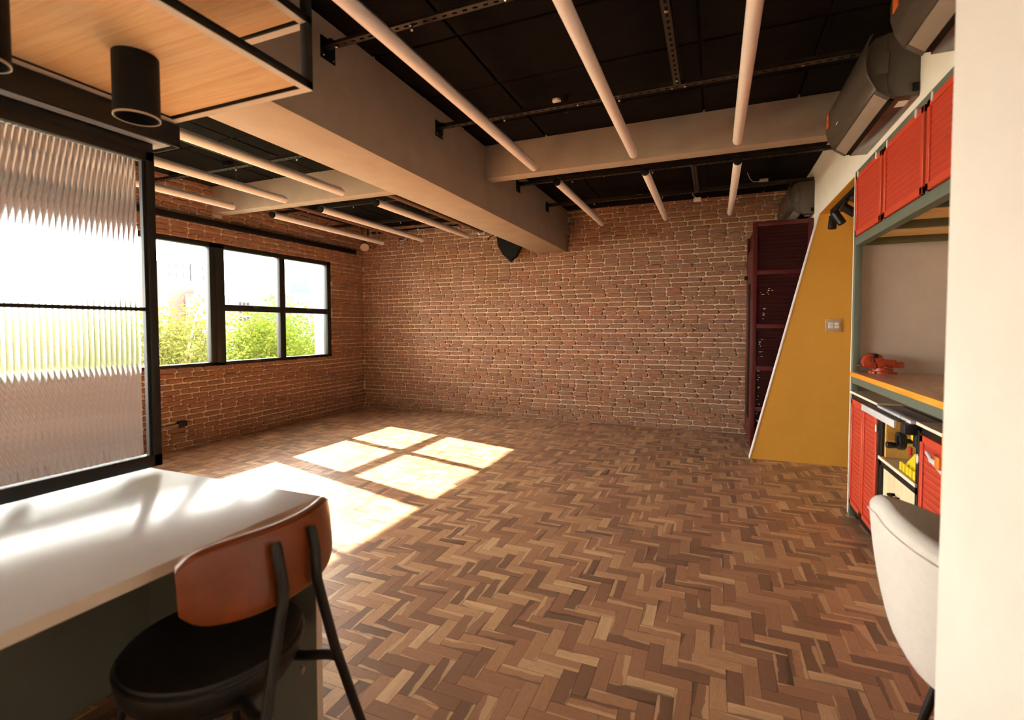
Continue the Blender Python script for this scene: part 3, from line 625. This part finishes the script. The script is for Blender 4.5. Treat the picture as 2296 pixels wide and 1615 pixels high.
# ------------------------------------------------------------------ air conditioners
ACPROF = [(.872, 2.345), (.775, 2.345), (.752, 2.349), (.692, 2.390), (.662, 2.447), (.648, 2.503), (.648, 2.56), (.656, 2.606), (.688, 2.645), (.752, 2.658), (.872, 2.662)]
def air_con(y0, label, near_detail=True):
    y1 = y0 + .87; t = thing('air_conditioner', label, 'air conditioner', (.87, (y0 + y1) / 2, 2.345), group='charcoal air conditioners on the cream wall')
    body = [(.870, 2.347), (.77, 2.347), (.745, 2.36), (.70, 2.40), (.672, 2.45), (.66, 2.503), (.66, 2.56), (.668, 2.60), (.696, 2.635), (.752, 2.65), (.870, 2.655)]
    MB().prism(body, 1, y0 + .012, y1 - .012).build('body', ACG, t, bevel=.005)
    cx, cz = .745, 2.505
    for k in range(11):                                     # moulded arcs on each end cheek
        s = 1 - k * .085
        pts = [(cx + (x - cx) * s, z2) for x, z2 in [(x, cz + (z - cz) * (.96 - .01 * k)) for x, z in body[2:9]]]
        for y in (y0 + .010, y1 - .010): MB().tube([(x, y, z) for x, z in pts], .0036, 6).build('end_rib', ACG, t)
    for y in (y0 + .008, y1 - .008): B(.70, .745, y - .003, y + .003, 2.46, 2.56).build('end_grille', ACG, t, bevel=.002)
    fr = [(.694, 2.386), (.663, 2.445), (.648, 2.503), (.647, 2.56), (.653, 2.605), (.672, 2.648)]
    inn = [(x + .009, z + .001) for x, z in fr]
    MB().prism(fr + inn[::-1], 1, y0 - .006, y1 + .006).build('front_panel', ACP, t, bevel=.0015, seg=1)
    lv = [(.698, 2.383), (.752, 2.344), (.757, 2.352), (.704, 2.392)]
    MB().prism(lv, 1, y0 + .03, y1 - .03).build('louver', ACL, t, bevel=.002)
    for a, b in ((y0 + .002, y0 + .034), (y1 - .034, y1 - .002)): MB().prism([(.694, 2.382), (.752, 2.341), (.760, 2.352), (.70, 2.395)], 1, a, b).build('louver_end', ACG, t, bevel=.003)
    B(.752, .776, y0 + .034, y1 - .034, 2.340, 2.356).build('air_slot', BLACKM, t)
    B(.777, .868, y0 + .012, y1 - .012, 2.338, 2.348).build('base_plate', ACB, t, bevel=.002)
    B(.80, .845, y0 + .05, y0 + .12, 2.3365, 2.3385).build('sticker', STICK, t)
    B(.838, .845, y0 + .05, y0 + .12, 2.336, 2.3383).build('sticker_band', STICKO, t)
    B(.645, .6475, y1 - .09, y1 - .03, 2.515, 2.60).build('energy_label', STICKO, t)
    MB().lathe([(.014, 0), (.014, .001)], (.6445, y1 - .06, 2.575), 16, 0).build('energy_mark', STICK, t)
    B(.652, .655, y1 - .30, y1 - .265, 2.455, 2.463).build('brand_mark', STICK, t)
    B(.84, .866, y0 + .006, y0 + .013, 2.36, 2.40).build('knockout', BLACKM, t, bevel=.004)
    return t
air_con(2.85, 'charcoal split air conditioner above the red cabinet doors')
air_con(1.60, 'charcoal split air conditioner cut by the picture top, nearest the camera')
air_con(5.44, 'charcoal split air conditioner above the maroon cabinet by the brick wall')

# ------------------------------------------------------------------ maroon cabinet
t = thing('maroon_cabinet', 'tall maroon steel cabinet standing between brick wall and yellow wall', 'cabinet', (.6, 5.9, 0))
x0, x1, y0, y1, z0, z1 = .348, .866, 5.45, 6.36, .05, 2.30
B(x0 + .03, x1, y0 + .03, y1, z0, z1 - .01).build('carcass', MAROOND, t, smooth=False)
for x, y in ((x0, y0), (x1 - .045, y0)): B(x, x + .045, y, y + .045, z0, z1).build('post', MAROON, t, bevel=.006)
B(x0, x0 + .05, y1 - .05, y1, z0, z1 - .02).build('post', MAROON, t, bevel=.006)
zs = [z0, .42, .83, 1.25, 1.78, z1 - .045]
for z in zs: B(x0 + .03, x1, y0 + .002, y0 + .04, z, z + .045).build('rail', MAROON, t, bevel=.004)
for a, b in zip(zs, zs[1:]):
    n = 12; h = (b - a - .045) / n
    for k in range(n): MB().prism([(y0 + .0145, a + .045 + k * h), (y0 + .012, a + .045 + (k + .9) * h), (y0 + .032, a + .045 + (k + 1) * h)], 0, x0 + .045, x1 - .045).build('slat', MAROOND, t, smooth=False)
B(x0 + .004, x0 + .03, y0 + .05, y1 - .05, z0, z1 - .22).build('side_panel', MAROON, t, bevel=.003)
B(x0 - .004, x0 + .008, y0 + .30, y0 + .52, .3, 1.72).build('side_slot', BLACKM, t, bevel=.004)
B(x0 - .03, x0 + .01, y1 - .14, y1 - .08, 1.80, 1.84).build('latch', BLACKM, t, bevel=.006)
for y in (y0 + .06, y0 + .42, y1 - .06): MB().lathe([(.022, 0), (.024, .012), (.012, .02), (.012, .052)], (x0 + .03, y, 0), 12).build('foot', PLASTK, t)
rnd = random.Random(3)
for cx, cz, n, w in ((.40, 1.62, 16, .12), (.445, 1.36, 8, .012), (.43, 1.05, 9, .014), (.41, .74, 10, .02), (.40, .36, 10, .02), (.405, .50, 6, .02)):
    for k in range(n):
        u = cx + rnd.uniform(-w, w); v = cz + rnd.uniform(-.09, .09) * (.5 if w > .1 else 1)
        if u > x0 + .05: B(u, u + rnd.uniform(.008, .018), y0 + .009, y0 + .0115, v, v + .006).build('light_fleck', STICK, t)  # pale flecks paint reflections and light showing through the perforated panels

# ------------------------------------------------------------------ track lights, switch
t = thing('light_track', 'black ceiling track on the mustard soffit', 'track', (.93, 4.6, 2.28))
B(.925, .957, 3.995, 5.06, 2.252, 2.2845).build('rail', BLACKM, t, bevel=.002)
for y, d, l in ((5.02, (-.10, -.10, -1), 'black spotlight at the far end of the track, pointing down'), (4.86, (.4, -.2, -.75), 'black spotlight second from the far end of the track'), (4.56, (.75, .05, -.55), 'black spotlight in the middle of the track, tilted sideways'), (4.25, (.7, -.1, -.5), 'black spotlight closest to the red cabinet, half hidden')):
    s = thing('track_spotlight', l, 'spotlight', (.941, y, 2.25), group='black track spotlights'); d = Vector(d).normalized(); c = Vector((.941, y, 2.185)) + d * .01
    B(.928, .954, y - .045, y + .045, 2.236, 2.2515).build('adapter', BLACKM, s, bevel=.002)
    MB().tube([(.941, y, 2.238), (.941, y, 2.19)], .009, 8).build('stem', BLACKM, s)
    MB().tube([c - d * .045, c + d * .065], .032, 18).build('can', BLACK, s)
    MB().tube([c + d * .0652, c + d * .068], [.028, .020], 18).build('lens', PLASTK, s)
t = thing('light_switch', 'taupe double light switch plate on the yellow wall', 'switch', (.997, 5.205, 1.28))
B(.934, 1.060, 5.196, 5.2075, 1.218, 1.336).build('plate', SWITCH, t, bevel=.004)
for x in (.958, 1.002):
    for z in (1.250, 1.279): B(x, x + .038, 5.190, 5.198, z, z + .026).build('rocker', STICK, t, bevel=.003)

# ------------------------------------------------------------------ workbench
YF, YE = 3.915, 2.05                      # far end, near end
t = thing('workbench', 'fixed workbench with thick wooden top and green-grey steel frame', 'workbench', (1.2, 2.7, 0))
wt = B(.852, 1.618, YE, YF - .035, .940, .968).build('worktop', TOPWOOD, t, bevel=.002)
B(.846, .853, YE, YF - .03, .938, .9675).build('front_lipping', EDGEWOOD, wt, bevel=.001)
B(.852, .885, YE, YF - .06, .893, .940).build('apron', GREEN, t, bevel=.003)
for y in (YF - .055, YE + .002): B(.853, .893, y, y + .045, 0, 2.285).build('post', GREEN, t, bevel=.003)
# upper cabinet with red slotted doors
t = thing('upper_cabinet', 'long wall cabinet with red slotted metal doors above the workbench', 'cabinet', (1.1, 2.7, 1.8))
B(.875, 1.60, 2.10, YF - .06, 1.86, 2.275).build('carcass', GREEND, t, smooth=False)
B(.852, .90, 2.10, YF - .055, 1.800, 1.850).build('bottom_rail', GREEN, t, bevel=.003)
B(.852, .90, 2.10, YF - .055, 1.7955, 1.8005).build('rail_lip', GREEN, t)
B(.853, .90, 2.10, YF - .055, 2.246, 2.284).build('top_rail', GREEN, t, bevel=.003)
def slotted_door(parent, y1, y0, z0, z1, x=.852, rows=True, ribs=True):
    d = MB(); b = .032
    d.box(x - .012, x + .006, y0, y1, z0, z0 + b).box(x - .012, x + .006, y0, y1, z1 - b, z1).box(x - .012, x + .006, y0, y0 + b, z0, z1).box(x - .012, x + .006, y1 - b, y1, z0, z1)
    o = d.build('door', RED, parent, bevel=.002, seg=1)
    B(x - .004, x + .004, y0 + b, y1 - b, z0 + b, z1 - b).build('slotted_sheet', REDP, o, smooth=False)
    n = max(2, int(round((z1 - z0 - 2 * b) / .029)))
    for k in range(1, n):
        z = z0 + b + k * (z1 - z0 - 2 * b) / n; B(x - .0065, x, y0 + b, y1 - b, z - .0025, z + .0025).build('sheet_rib', RED, o, smooth=False)
    return o
def hinge(parent, y, z, x=.838):
    MB().lathe([(.004, -.02), (.004, .02)], (x, y, z), 8).box(x - .002, x + .002, y - .010, y + .010, z - .014, z + .014).build('hinge', ALUW, parent)
for a, b in ((3.832, 3.302), (3.262, 2.712), (2.678, 2.128)):
    d = slotted_door(t, a, b, 1.853, 2.240)
    for y in (a - .06, b + .09): hinge(d, y, 2.236)
for y in (3.282, 2.695, 2.115): B(.852, .88, y - .017, y + .017, 1.85, 2.246).build('stile', GREEN, t, bevel=.002)
ub = [3.90, 3.335, 2.80, 2.26, 2.10]
for a, b in zip(ub, ub[1:]):
    B(.90, 1.60, a - .042, a, 1.802, 1.856).build('under_beam', GREEND, t, bevel=.003)
    B(.90, 1.60, b, a - .042, 1.842, 1.858).build('bottom_board', PINE, t)
# ------------------------------------------------------------------ tool carts under the bench
def caster(parent, x, y, m):
    MB().lathe([(.0245, -.012), (.026, -.006), (.026, .006), (.0245, .012)], (x, y, .026), 16, 1).build('caster', m, parent)
def tool_cart(label, y1, y0, doors, group='tool carts under the workbench'):
    t = thing('tool_cart', label, 'cart', (1.15, (y0 + y1) / 2, 0), group=group)
    B(.872, 1.48, y0 + .012, y1 - .012, .10, .79).build('carcass', BLACKM, t, smooth=False)
    f = MB().box(.856, .895, y0, y1, .055, .09).box(.856, .895, y0, y1, .795, .828).box(.856, .895, y0, y0 + .022, .055, .828).box(.856, .895, y1 - .022, y1, .055, .828)
    f.build('frame', BLACK, t, bevel=.002)
    tp = B(.846, 1.5, y0 - .004, y1 + .004, .829, .8425).build('top_board', PLYTOP, t)
    B(.843, .8465, y0 - .004, y1 + .004, .829, .8425).build('board_edge', PLYEDGE, tp)
    for a, b in doors: slotted_door(t, a, b, .093, .793, .860)
    for y in (y0 + .06, y1 - .06):
        caster(t, .90, y, PLASTK); B(.875, .925, y - .018, y + .018, .044, .056).build('caster_plate', ORANGE, t, bevel=.003)
    return t
c1 = tool_cart('black cart with two tall red slotted door leaves beside the yellow wall', 3.872, 3.282, ((3.855, 3.588), (3.580, 3.305)))
for z in (.70, .16): hinge(c1, 3.298, z, .846); hinge(c1, 3.862, z, .846)
B(.846, .86, 3.872, 3.877, .06, .82).build('edge_strip', WHITE, c1)
c3 = tool_cart('black cart with a red slotted door and clamp near the cream wall', 2.705, 2.10, ((2.680, 2.13),))
for z in (.68, .20): hinge(c3, 2.69, z, .846)
# cart that carries the saw
t = thing('saw_cart', 'open black cart with plywood box and strand board side carrying the saw', 'cart', (1.15, 3.0, 0), group='tool carts under the workbench')
f = MB()
for y in (3.235, 2.715): f.box(.856, .89, y, y + .032, .055, .80).box(1.44, 1.475, y, y + .032, .055, .80)
f.box(.856, .89, 2.715, 3.267, .055, .09).box(.856, .89, 2.715, 3.267, .505, .54); f.build('frame', BLACK, t, bevel=.002)
B(.87, 1.46, 3.208, 3.234, .56, .80).build('side_board', OSB, t)
sb = B(.852, 1.46, 2.72, 3.262, .541, .557).build('shelf_board', PLYTOP, t); B(.848, .8525, 2.72, 3.262, .541, .557).build('board_edge', PLYEDGE, sb)
bx = B(.868, 1.44, 2.75, 3.232, .10, .503).build('drawer_box', PLY, t)
MB().tube([(.868, 3.05, .405), (.842, 3.05, .405), (.842, 2.98, .405), (.868, 2.98, .405)], .008, 8).build('handle', BLACKM, bx)
for y in (2.76, 3.22): caster(t, .90, y, PLASTK); B(.875, .925, y - .018, y + .018, .044, .056).build('caster_plate', ORANGE, t)
# table saw on that cart
t = thing('table_saw', 'yellow and black table saw with aluminium top standing on the open cart', 'saw', (1.1, 2.95, .557))
tp = B(.872, 1.42, 2.725, 3.262, .812, .836).build('table', ALU, t, bevel=.002)
for x in (.95, 1.05, 1.15, 1.25): B(x, x + .012, 2.727, 3.26, .8365, .8372).build('groove', PLASTK, tp)
MB().box(.795, .806, 2.832, 3.385, .786, .822).build('front_rail', ALUW, t, bevel=.002)
B(.806, .83, 2.80, 3.36, .822, .828).build('rail_cover', PLASTK, t)
for a, b in ((3.235, 3.125), (3.115, 2.925), (2.918, 2.88), (2.868, 2.74)): B(.832, .868, b, a, .824, .839).build('rail_piece', ALUW, t, bevel=.002)
B(.81, .87, 2.735, 2.80, .775, .822).build('rail_clamp', PLASTK, t, bevel=.004)
bm_ = MB()
ys0, ys1 = 2.985, 2.65
bm_.add([(.87, 2.99, .557), (.87, 2.725, .557), (1.4, 2.725, .557), (1.4, 2.99, .557), (.93, 2.90, .70), (.93, 2.74, .70), (1.36, 2.74, .70), (1.36, 2.90, .70)], [(0, 1, 2, 3), (4, 5, 6, 7), (0, 1, 5, 4), (1, 2, 6, 5), (2, 3, 7, 6), (3, 0, 4, 7)]); bm_.build('base_skirt', SAWY, t, bevel=.006)
for k in range(6): B(.862, .874, 2.73 + k * .044, 2.755 + k * .044, .557, .60).build('skirt_rib', SAWY, t, bevel=.004)
B(.93, 1.36, 2.74, 2.90, .70, .812).build('motor_housing', PLASTK, t, bevel=.01)
B(.86, .90, 2.785, 2.83, .735, .80).build('control_block', SAWY, t, bevel=.006)
B(.855, .90, 2.74, 2.785, .715, .795).build('switch_box', PLASTK, t, bevel=.004)
B(.852, .862, 2.80, 2.825, .668, .705).build('stop_switch', REDSW, t, bevel=.004)
MB().lathe([(.026, -.012), (.042, -.014), (.044, 0), (.042, .012), (.026, .010), (.024, 0), (.026, -.012)], (.835, 2.862, .722), 10, 0, cap=False).build('handwheel', PLASTK, t)
MB().lathe([(.026, -.004), (.026, .004)], (.837, 2.862, .722), 10, 0).build('wheel_disc', PLASTK, t)
MB().tube([(.835, 2.862, .722), (.90, 2.862, .722)], .012, 10).build('wheel_shaft', PLASTK, t)
MB().tube([(.838, 2.885, .692), (.826, 2.886, .692), (.818, 2.888, .692), (.788, 2.892, .692), (.784, 2.892, .692)], [.006, .008, .014, .016, .013], 12).build('crank_handle', PLASTK, t)
# bar clamp hung at the near cart
t = thing('bar_clamp', 'orange bar clamp with chrome sliding handle hanging at the red door', 'clamp', (.83, 2.40, .7))
B(.815, .842, 2.345, 2.362, .55, .86).build('bar', ORANGE, t, bevel=.003)
B(.80, .845, 2.34, 2.385, .715, .765).build('jaw', ORANGE, t, bevel=.008)
MB().tube([(.835, 2.36, .735), (.83, 2.44, .725), (.828, 2.49, .72)], [.014, .012, .010], 12).build('screw', ALUW, t)
MB().tube([(.828, 2.535, .744), (.828, 2.48, .720), (.828, 2.37, .695)], .008, 10).build('handle', ALUW, t)

# ------------------------------------------------------------------ vise
t = thing('bench_vise', 'orange cast-iron bench vise on the wooden worktop', 'vise', (1.0, 3.8, .968))
vy = 3.80
MB().lathe([(.068, 0), (.068, .012), (.055, .016), (.052, .034), (.046, .036)], (1.002, vy, .968), 24).build('base', VISE, t)
for a in (0.6, 2.5, 3.8, 5.6): MB().lathe([(.014, 0), (.014, .013), (.006, .013)], (1.002 + .066 * math.cos(a), vy + .066 * math.sin(a), .968), 10).build('bolt_lug', VISE, t)
MB().prism([(.968, 1.0), (1.045, 1.0), (1.062, 1.02), (1.066, 1.056), (1.0, 1.058), (.988, 1.085), (.962, 1.094), (.955, 1.094), (.955, 1.045), (.965, 1.03)], 1, vy - .036, vy + .036).build('fixed_jaw', VISE, t, bevel=.006)
MB().prism([(.893, 1.010), (.945, .998), (.962, .990), (.962, 1.035), (.935, 1.045), (.935, 1.06), (.949, 1.064), (.949, 1.093), (.918, 1.088), (.896, 1.064), (.889, 1.04)], 1, vy - .034, vy + .034).build('moving_jaw', VISE, t, bevel=.006)
B(.96, 1.108, vy - .02, vy + .02, 1.006, 1.042).build('slide_bar', VISE, t, bevel=.004)
B(.940, .9485, vy - .044, vy + .044, 1.066, 1.094).build('jaw_plate', STEELK, t); B(.9555, .963, vy - .044, vy + .044, 1.066, 1.094).build('jaw_plate', STEELK, t)
MB().tube([(.90, vy, 1.02), (.872, vy, 1.018), (.862, vy, 1.018)], [.010, .012, .008], 12).build('screw_end', CHROME, t)
MB().tube([(1.0, vy - .04, 1.012), (1.0, vy - .06, 1.008)], .008, 10).build('lock_bolt', CHROME, t)
MB().tube([(.972, vy - .056, 1.014), (1.042, vy - .062, 1.002)], .0035, 8).build('lock_bar', CHROME, t)

# ------------------------------------------------------------------ desk with ribbed glass screen
DX0, DX1, DY0, DY1, DZ = -1.96, -1.116, -.9, 1.163, .75
t = thing('desk', 'white laminate desk with side panel in front of the ribbed screen', 'desk', ((DX0 + DX1) / 2, .2, 0))
tp = B(DX0, DX1 - .002, DY0, DY1, DZ - .028, DZ).build('desktop', DESKW, t, bevel=.001)
B(DX1 - .003, DX1, DY0, DY1, DZ - .028, DZ - .0005).build('front_edge', DESKEDGE, tp)
sd = B(DX0, DX1 - .004, DY1 - .022, DY1 - .0005, 0, DZ - .028).build('side_panel', DESKIN, t); B(DX1 - .0045, DX1 - .001, DY1 - .022, DY1 - .0005, 0, DZ - .028).build('panel_edge', DESKEDGE, sd)
B(DX0 + .02, DX0 + .04, DY0, DY1 - .022, 0, DZ - .028).build('back_panel', DESKIN, t)
B(DX0 + .04, DX0 + .30, DY0, DY1 - .022, .5, DZ - .028).build('drawer_block', DESKIN, t, bevel=.002)
PX, PY0, PY1, PZ0, PZ1 = -1.892, -.9, 1.176, .763, 1.898
t = thing('glass_screen', 'black framed ribbed glass screen standing on the white desk', 'screen', (PX, .2, PZ0))
f = MB().box(PX - .018, PX + .018, PY0, PY1, PZ0, PZ0 + .045).box(PX - .018, PX + .018, PY0, PY1, PZ1 - .036, PZ1).box(PX - .018, PX + .018, PY1 - .03, PY1, PZ0, PZ1).box(PX - .018, PX + .018, PY0, PY0 + .03, PZ0, PZ1)
f.build('frame', BLACK, t, bevel=.003)
for y in (-.8, .1, .6): B(PX - .012, PX + .012, y, y + .04, .7502, PZ0).build('foot', BLACK, t)
B(PX - .014, PX + .014, PY0 + .03, PY1 - .03, 1.328, 1.341).build('glazing_bar', BLACK, t, bevel=.002)
MB().box(PX - .006, PX + .010, PY1 - .040, PY1 - .03, PZ0 + .045, PZ1 - .036).build('bead', BLACK, t)
def reeded(z0, z1):
    rows = []; p = .0158; n = int((PY1 - .04 - PY0 - .03) / p); m = 8
    front = []
    for i in range(n * m + 1):
        y = PY0 + .03 + i * p / m; k = (i % m) / m; front.append((PX + .001 + .0026 * (1 - (2 * k - 1) ** 2), y))
    back = [(PX - .004, y) for x, y in front]
    mb = MB(); N = len(front)
    mb.add([(x, y, z0) for x, y in front] + [(x, y, z1) for x, y in front] + [(x, y, z0) for x, y in (back[0], back[-1])] + [(x, y, z1) for x, y in (back[0], back[-1])],
        [(i, i + 1, N + i + 1, N + i) for i in range(N - 1)] + [(2 * N, 2 * N + 2, 2 * N + 3, 2 * N + 1), (0, N, 2 * N + 2, 2 * N), (N - 1, 2 * N + 1, 2 * N + 3, 2 * N - 1), tuple([2 * N, 2 * N + 1] + list(range(N - 1, -1, -1))), tuple([2 * N + 3, 2 * N + 2] + list(range(N, 2 * N)))])
    o = mb.build('ribbed_pane', REED, t)
    return o
reeded(PZ0 + .045, 1.328); reeded(1.341, PZ1 - .036)
t = thing('screen_track', 'black box track with ribbed aluminium slots above the glass screen', 'track', (-1.9, .2, 1.93))
TY = 1.243
B(-1.972, -1.832, PY0, TY, 1.945, 2.012).build('box', BLACK, t, bevel=.002)
f = MB().box(-1.972, -1.966, PY0, TY, 1.932, 1.946).box(-1.838, -1.832, PY0, TY, 1.932, 1.946).box(-1.972, -1.832, TY - .004, TY, 1.932, 1.946); f.build('lip', BLACK, t)
for k in range(9): B(-1.958 + k * .0135, -1.9525 + k * .0135, PY0, TY - .03, 1.930, 1.946).build('slot_rib', ALUW, t)
B(PX - .01, PX + .01, PY0, PY1, PZ1, 1.945).build('hanger', BLACK, t)

# ------------------------------------------------------------------ hanging shelf
t = thing('hanging_shelf', 'two-tier hanging shelf with oak boards in a black steel frame over the desk', 'shelf', (-1.5, .2, 2.02))
HX0, HX1, HY0, HY1 = -1.832, -1.178, -.9, 1.226; q = .026
def tier(z, hy):
    f = MB().box(HX0, HX1, hy - q, hy, z, z + q).box(HX0, HX1, HY0, HY0 + q, z, z + q).box(HX0, HX0 + q, HY0, hy, z, z + q).box(HX1 - q, HX1, HY0, hy, z, z + q)
    f.build('frame', BLACKF, t, bevel=.002)
    p = MB().box(HX0 + .001, HX1 - .001, hy - q, hy - .001, z - .002, z).box(HX0 + .001, HX0 + q, HY0, hy - q, z - .002, z).box(HX1 - q, HX1 - .001, HY0, hy - q, z - .002, z); p.build('lit_under_strip', DESKEDGE, t, label='pale strip painting floor light under the black frame')  # pale strip paints floor light onto the black frame's underside
    B(HX0 + q + .002, HX1 - q - .001, HY0 + q, hy - q - .010, z + .006, z + .024).build('board', OAK, t, bevel=.001)
BLACKF = mat('satin_black_tube', lin(18, 17, 17), .4, var=.06)
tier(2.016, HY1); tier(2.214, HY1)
for x in (HX0, HX1 - q):
    for y in (HY1 - q, HY0): B(x, x + q, y, y + q, 2.016, ZC).build('post', BLACKF, t, bevel=.002)
for y, l in ((.895, 'black cylinder downlight under the oak shelf'), (.572, 'black cylinder downlight cut off by the picture edge')):
    t = thing('cylinder_downlight', l, 'lamp', (-1.495, y, 1.855), group='cylinder downlights')
    MB().lathe([(.054, 2.0215), (.0545, 2.02), (.0545, 1.858), (.053, 1.852), (.049, 1.852), (.049, 1.95), (.02, 1.955)], (-1.495, y, 0), 40, 2).build('can', BLACKM, t)
    MB().lathe([(.0549, 1.856), (.0549, 1.8515), (.0538, 1.8508), (.0525, 1.8515), (.0525, 1.856)], (-1.495, y, 0), 40, 2, cap=False).build('rim', SWITCH, t)

# ------------------------------------------------------------------ leather chair
CX, CYc = -1.205, .885
t = thing('dining_chair', 'metal dining chair with tan leather backrest and black seat at the white desk', 'chair', (CX, CYc, 0))
rows = []                                   # padded curved backrest
NU, NV = 26, 20
for i in range(NU + 1):
    s = -1 + 2 * i / NU; y = CYc - .005 + .212 * s; xc = -.942 - .088 * abs(s) ** 2.2
    e = (1 - abs(s) ** 4.5) ** .5 if abs(s) < 1 else 0
    hh = .092 * (.55 + .45 * e); th = .021 * (.5 + .5 * e)
    nx, ny = 1, .088 * 2.2 * abs(s) ** 1.2 * (1 if s > 0 else -1) / .212; L = math.hypot(nx, ny); nx, ny = nx / L, ny / L
    zc = .715; ring = []
    for k in range(NV):
        a = 2 * PI * k / NV; cz, cx = math.sin(a), math.cos(a)
        zz = hh * math.copysign(abs(cz) ** .5, cz); dd = th * math.copysign(abs(cx) ** .6, cx)
        ring.append((xc + nx * dd - .10 * zz, y + ny * dd, zc + zz))
    rows.append(ring)
mb = MB().grid(rows, closed_v=True); mb.add(rows[0], [tuple(range(NV))]); mb.add(rows[-1], [tuple(range(NV))])
br = mb.build('backrest', LEATHER, t, label='tan brown leather backrest', sub=1)
MB().tube([(x + .0006, y, z - .001) for x, y, z in [r[3] for r in rows]], .0018, 6).build('seam', LEATHER, br)
MB().tube([(x - .0005, y, z) for x, y, z in [r[6] for r in rows]], .003, 6).build('piping', DESKEDGE, br, label='pale worn piping along the top edge')
SX, SY = CX - .005, CYc - .005
MB().lathe([(.05, .375), (.18, .375), (.205, .385), (.214, .41), (.214, .435), (.207, .455), (.185, .465), (.10, .471), (.02, .472)], (SX, SY, 0), 48).build('seat', BLEATHER, t, label='round black padded seat')
MB().lathe([(.2145, .438), (.2175, .442), (.2135, .447)], (SX, SY, 0), 48, cap=False).build('seat_piping', BLEATHER, t)
MB().lathe([(.17, .355), (.185, .358), (.185, .374), (.17, .375)], (SX, SY, 0), 32).build('seat_pan', BLACK, t)
for s in (-1, 1):
    yb = CYc - .012 + .054 * s
    MB().tube([(-.921, yb, .776), (-.917, yb, .765), (-.908, yb, .72), (-.902, yb - .004 * s, .672), (-.902, yb - .002 * s, .645), (-.902, yb + .010 * s, .60), (-.895, yb + .050 * s, .44), (-.880, yb + .135 * s, .17), (-.870, yb + .185 * s, .0)], [.010, .0125, .0125, .0125, .0125, .0125, .0125, .012, .011], 14).build('leg', BLACK, t)
    MB().tube([(-1.35, CYc + .13 * s, .37), (-1.38, CYc + .17 * s, .2), (-1.40, CYc + .20 * s, 0)], .0115, 12).build('leg', BLACK, t)
    MB().tube([(-.893, yb + .060 * s, .415), (-.93, yb + .058 * s, .410), (-1.0, CYc + .09 * s, .395), (-1.07, CYc + .10 * s, .372)], .0125, 12).build('seat_support', BLACK, t)
    MB().tube([(-1.06, CYc + .10 * s, .365), (-1.20, CYc + .12 * s, .355), (-1.35, CYc + .13 * s, .36)], .0115, 12).build('stretcher', BLACK, t)
MB().tube([(-1.02, CYc + .10, .358), (-1.016, CYc + .10, .35), (-1.02, CYc + .10, .335)], [.004, .008, .006], 8).build('glide_knob', CHROME, t)

# ------------------------------------------------------------------ white tub chair
AX, AY = .715, 1.66
t = thing('tub_chair', 'white fabric tub chair half hidden by the cream wall end', 'chair', (AX, AY, 0))
NA, prof = 40, []
def rimz(a):                                # a = 0 at the back, +-pi at the open front
    k = min(1, abs(a) / (PI * .80)); return .752 - .26 * (k ** 1.5)
outer = [(.12, .302), (.168, .312), (.202, .34), (.226, .39), (.244, .46), (.262, .56), (.277, .68), (.284, .785)]
rows = []
for i in range(NA + 1):
    a = (-1 + 2 * i / NA) * PI * .80; dx, dy = -math.cos(a), math.sin(a); zt = rimz(a); col = []
    sq = 1.0 + .06 * abs(math.sin(2 * a))
    for r, z in outer:
        zz = .302 + (z - .302) * (zt - .302) / (.785 - .302); col.append((AX + dx * r * sq, AY + dy * r * sq, zz))
    rt = .284 * sq
    for dr, dz in ((-.002, .010), (-.014, .026), (-.030, .032), (-.046, .024), (-.056, .004)): col.append((AX + dx * (rt + dr), AY + dy * (rt + dr), zt + dz))
    for r, z in ((.222, .66), (.204, .52), (.185, .43), (.10, .42)):
        zz = .42 + (z - .42) * (zt - .42) / (.80 - .42); col.append((AX + dx * r * sq, AY + dy * r * sq, zz))
    rows.append(col)
mb = MB().grid(rows); n = len(rows[0]); mb.add(rows[0], [tuple(range(n))]); mb.add(rows[-1], [tuple(range(n))])
sh = mb.build('shell', FABRIC, t, sub=1)
MB().tube([(r[7][0] * 1.0 + (r[7][0] - AX) * .006, r[7][1] + (r[7][1] - AY) * .006, r[7][2] - .012) for r in rows], .0016, 6).build('seam', FABRIC, sh)
MB().lathe([(.02, .30), (.14, .303), (.185, .33), (.20, .40), (.19, .455), (.15, .47), (.02, .475)], (AX + .03, AY, 0), 32).build('seat', FABRIC, t)
for a in (.8, 2.35, 3.93, 5.5): MB().tube([(AX + .12 * math.cos(a), AY + .12 * math.sin(a), .31), (AX + .2 * math.cos(a), AY + .2 * math.sin(a), 0)], [.014, .010], 10).build('leg', BLACK, t)
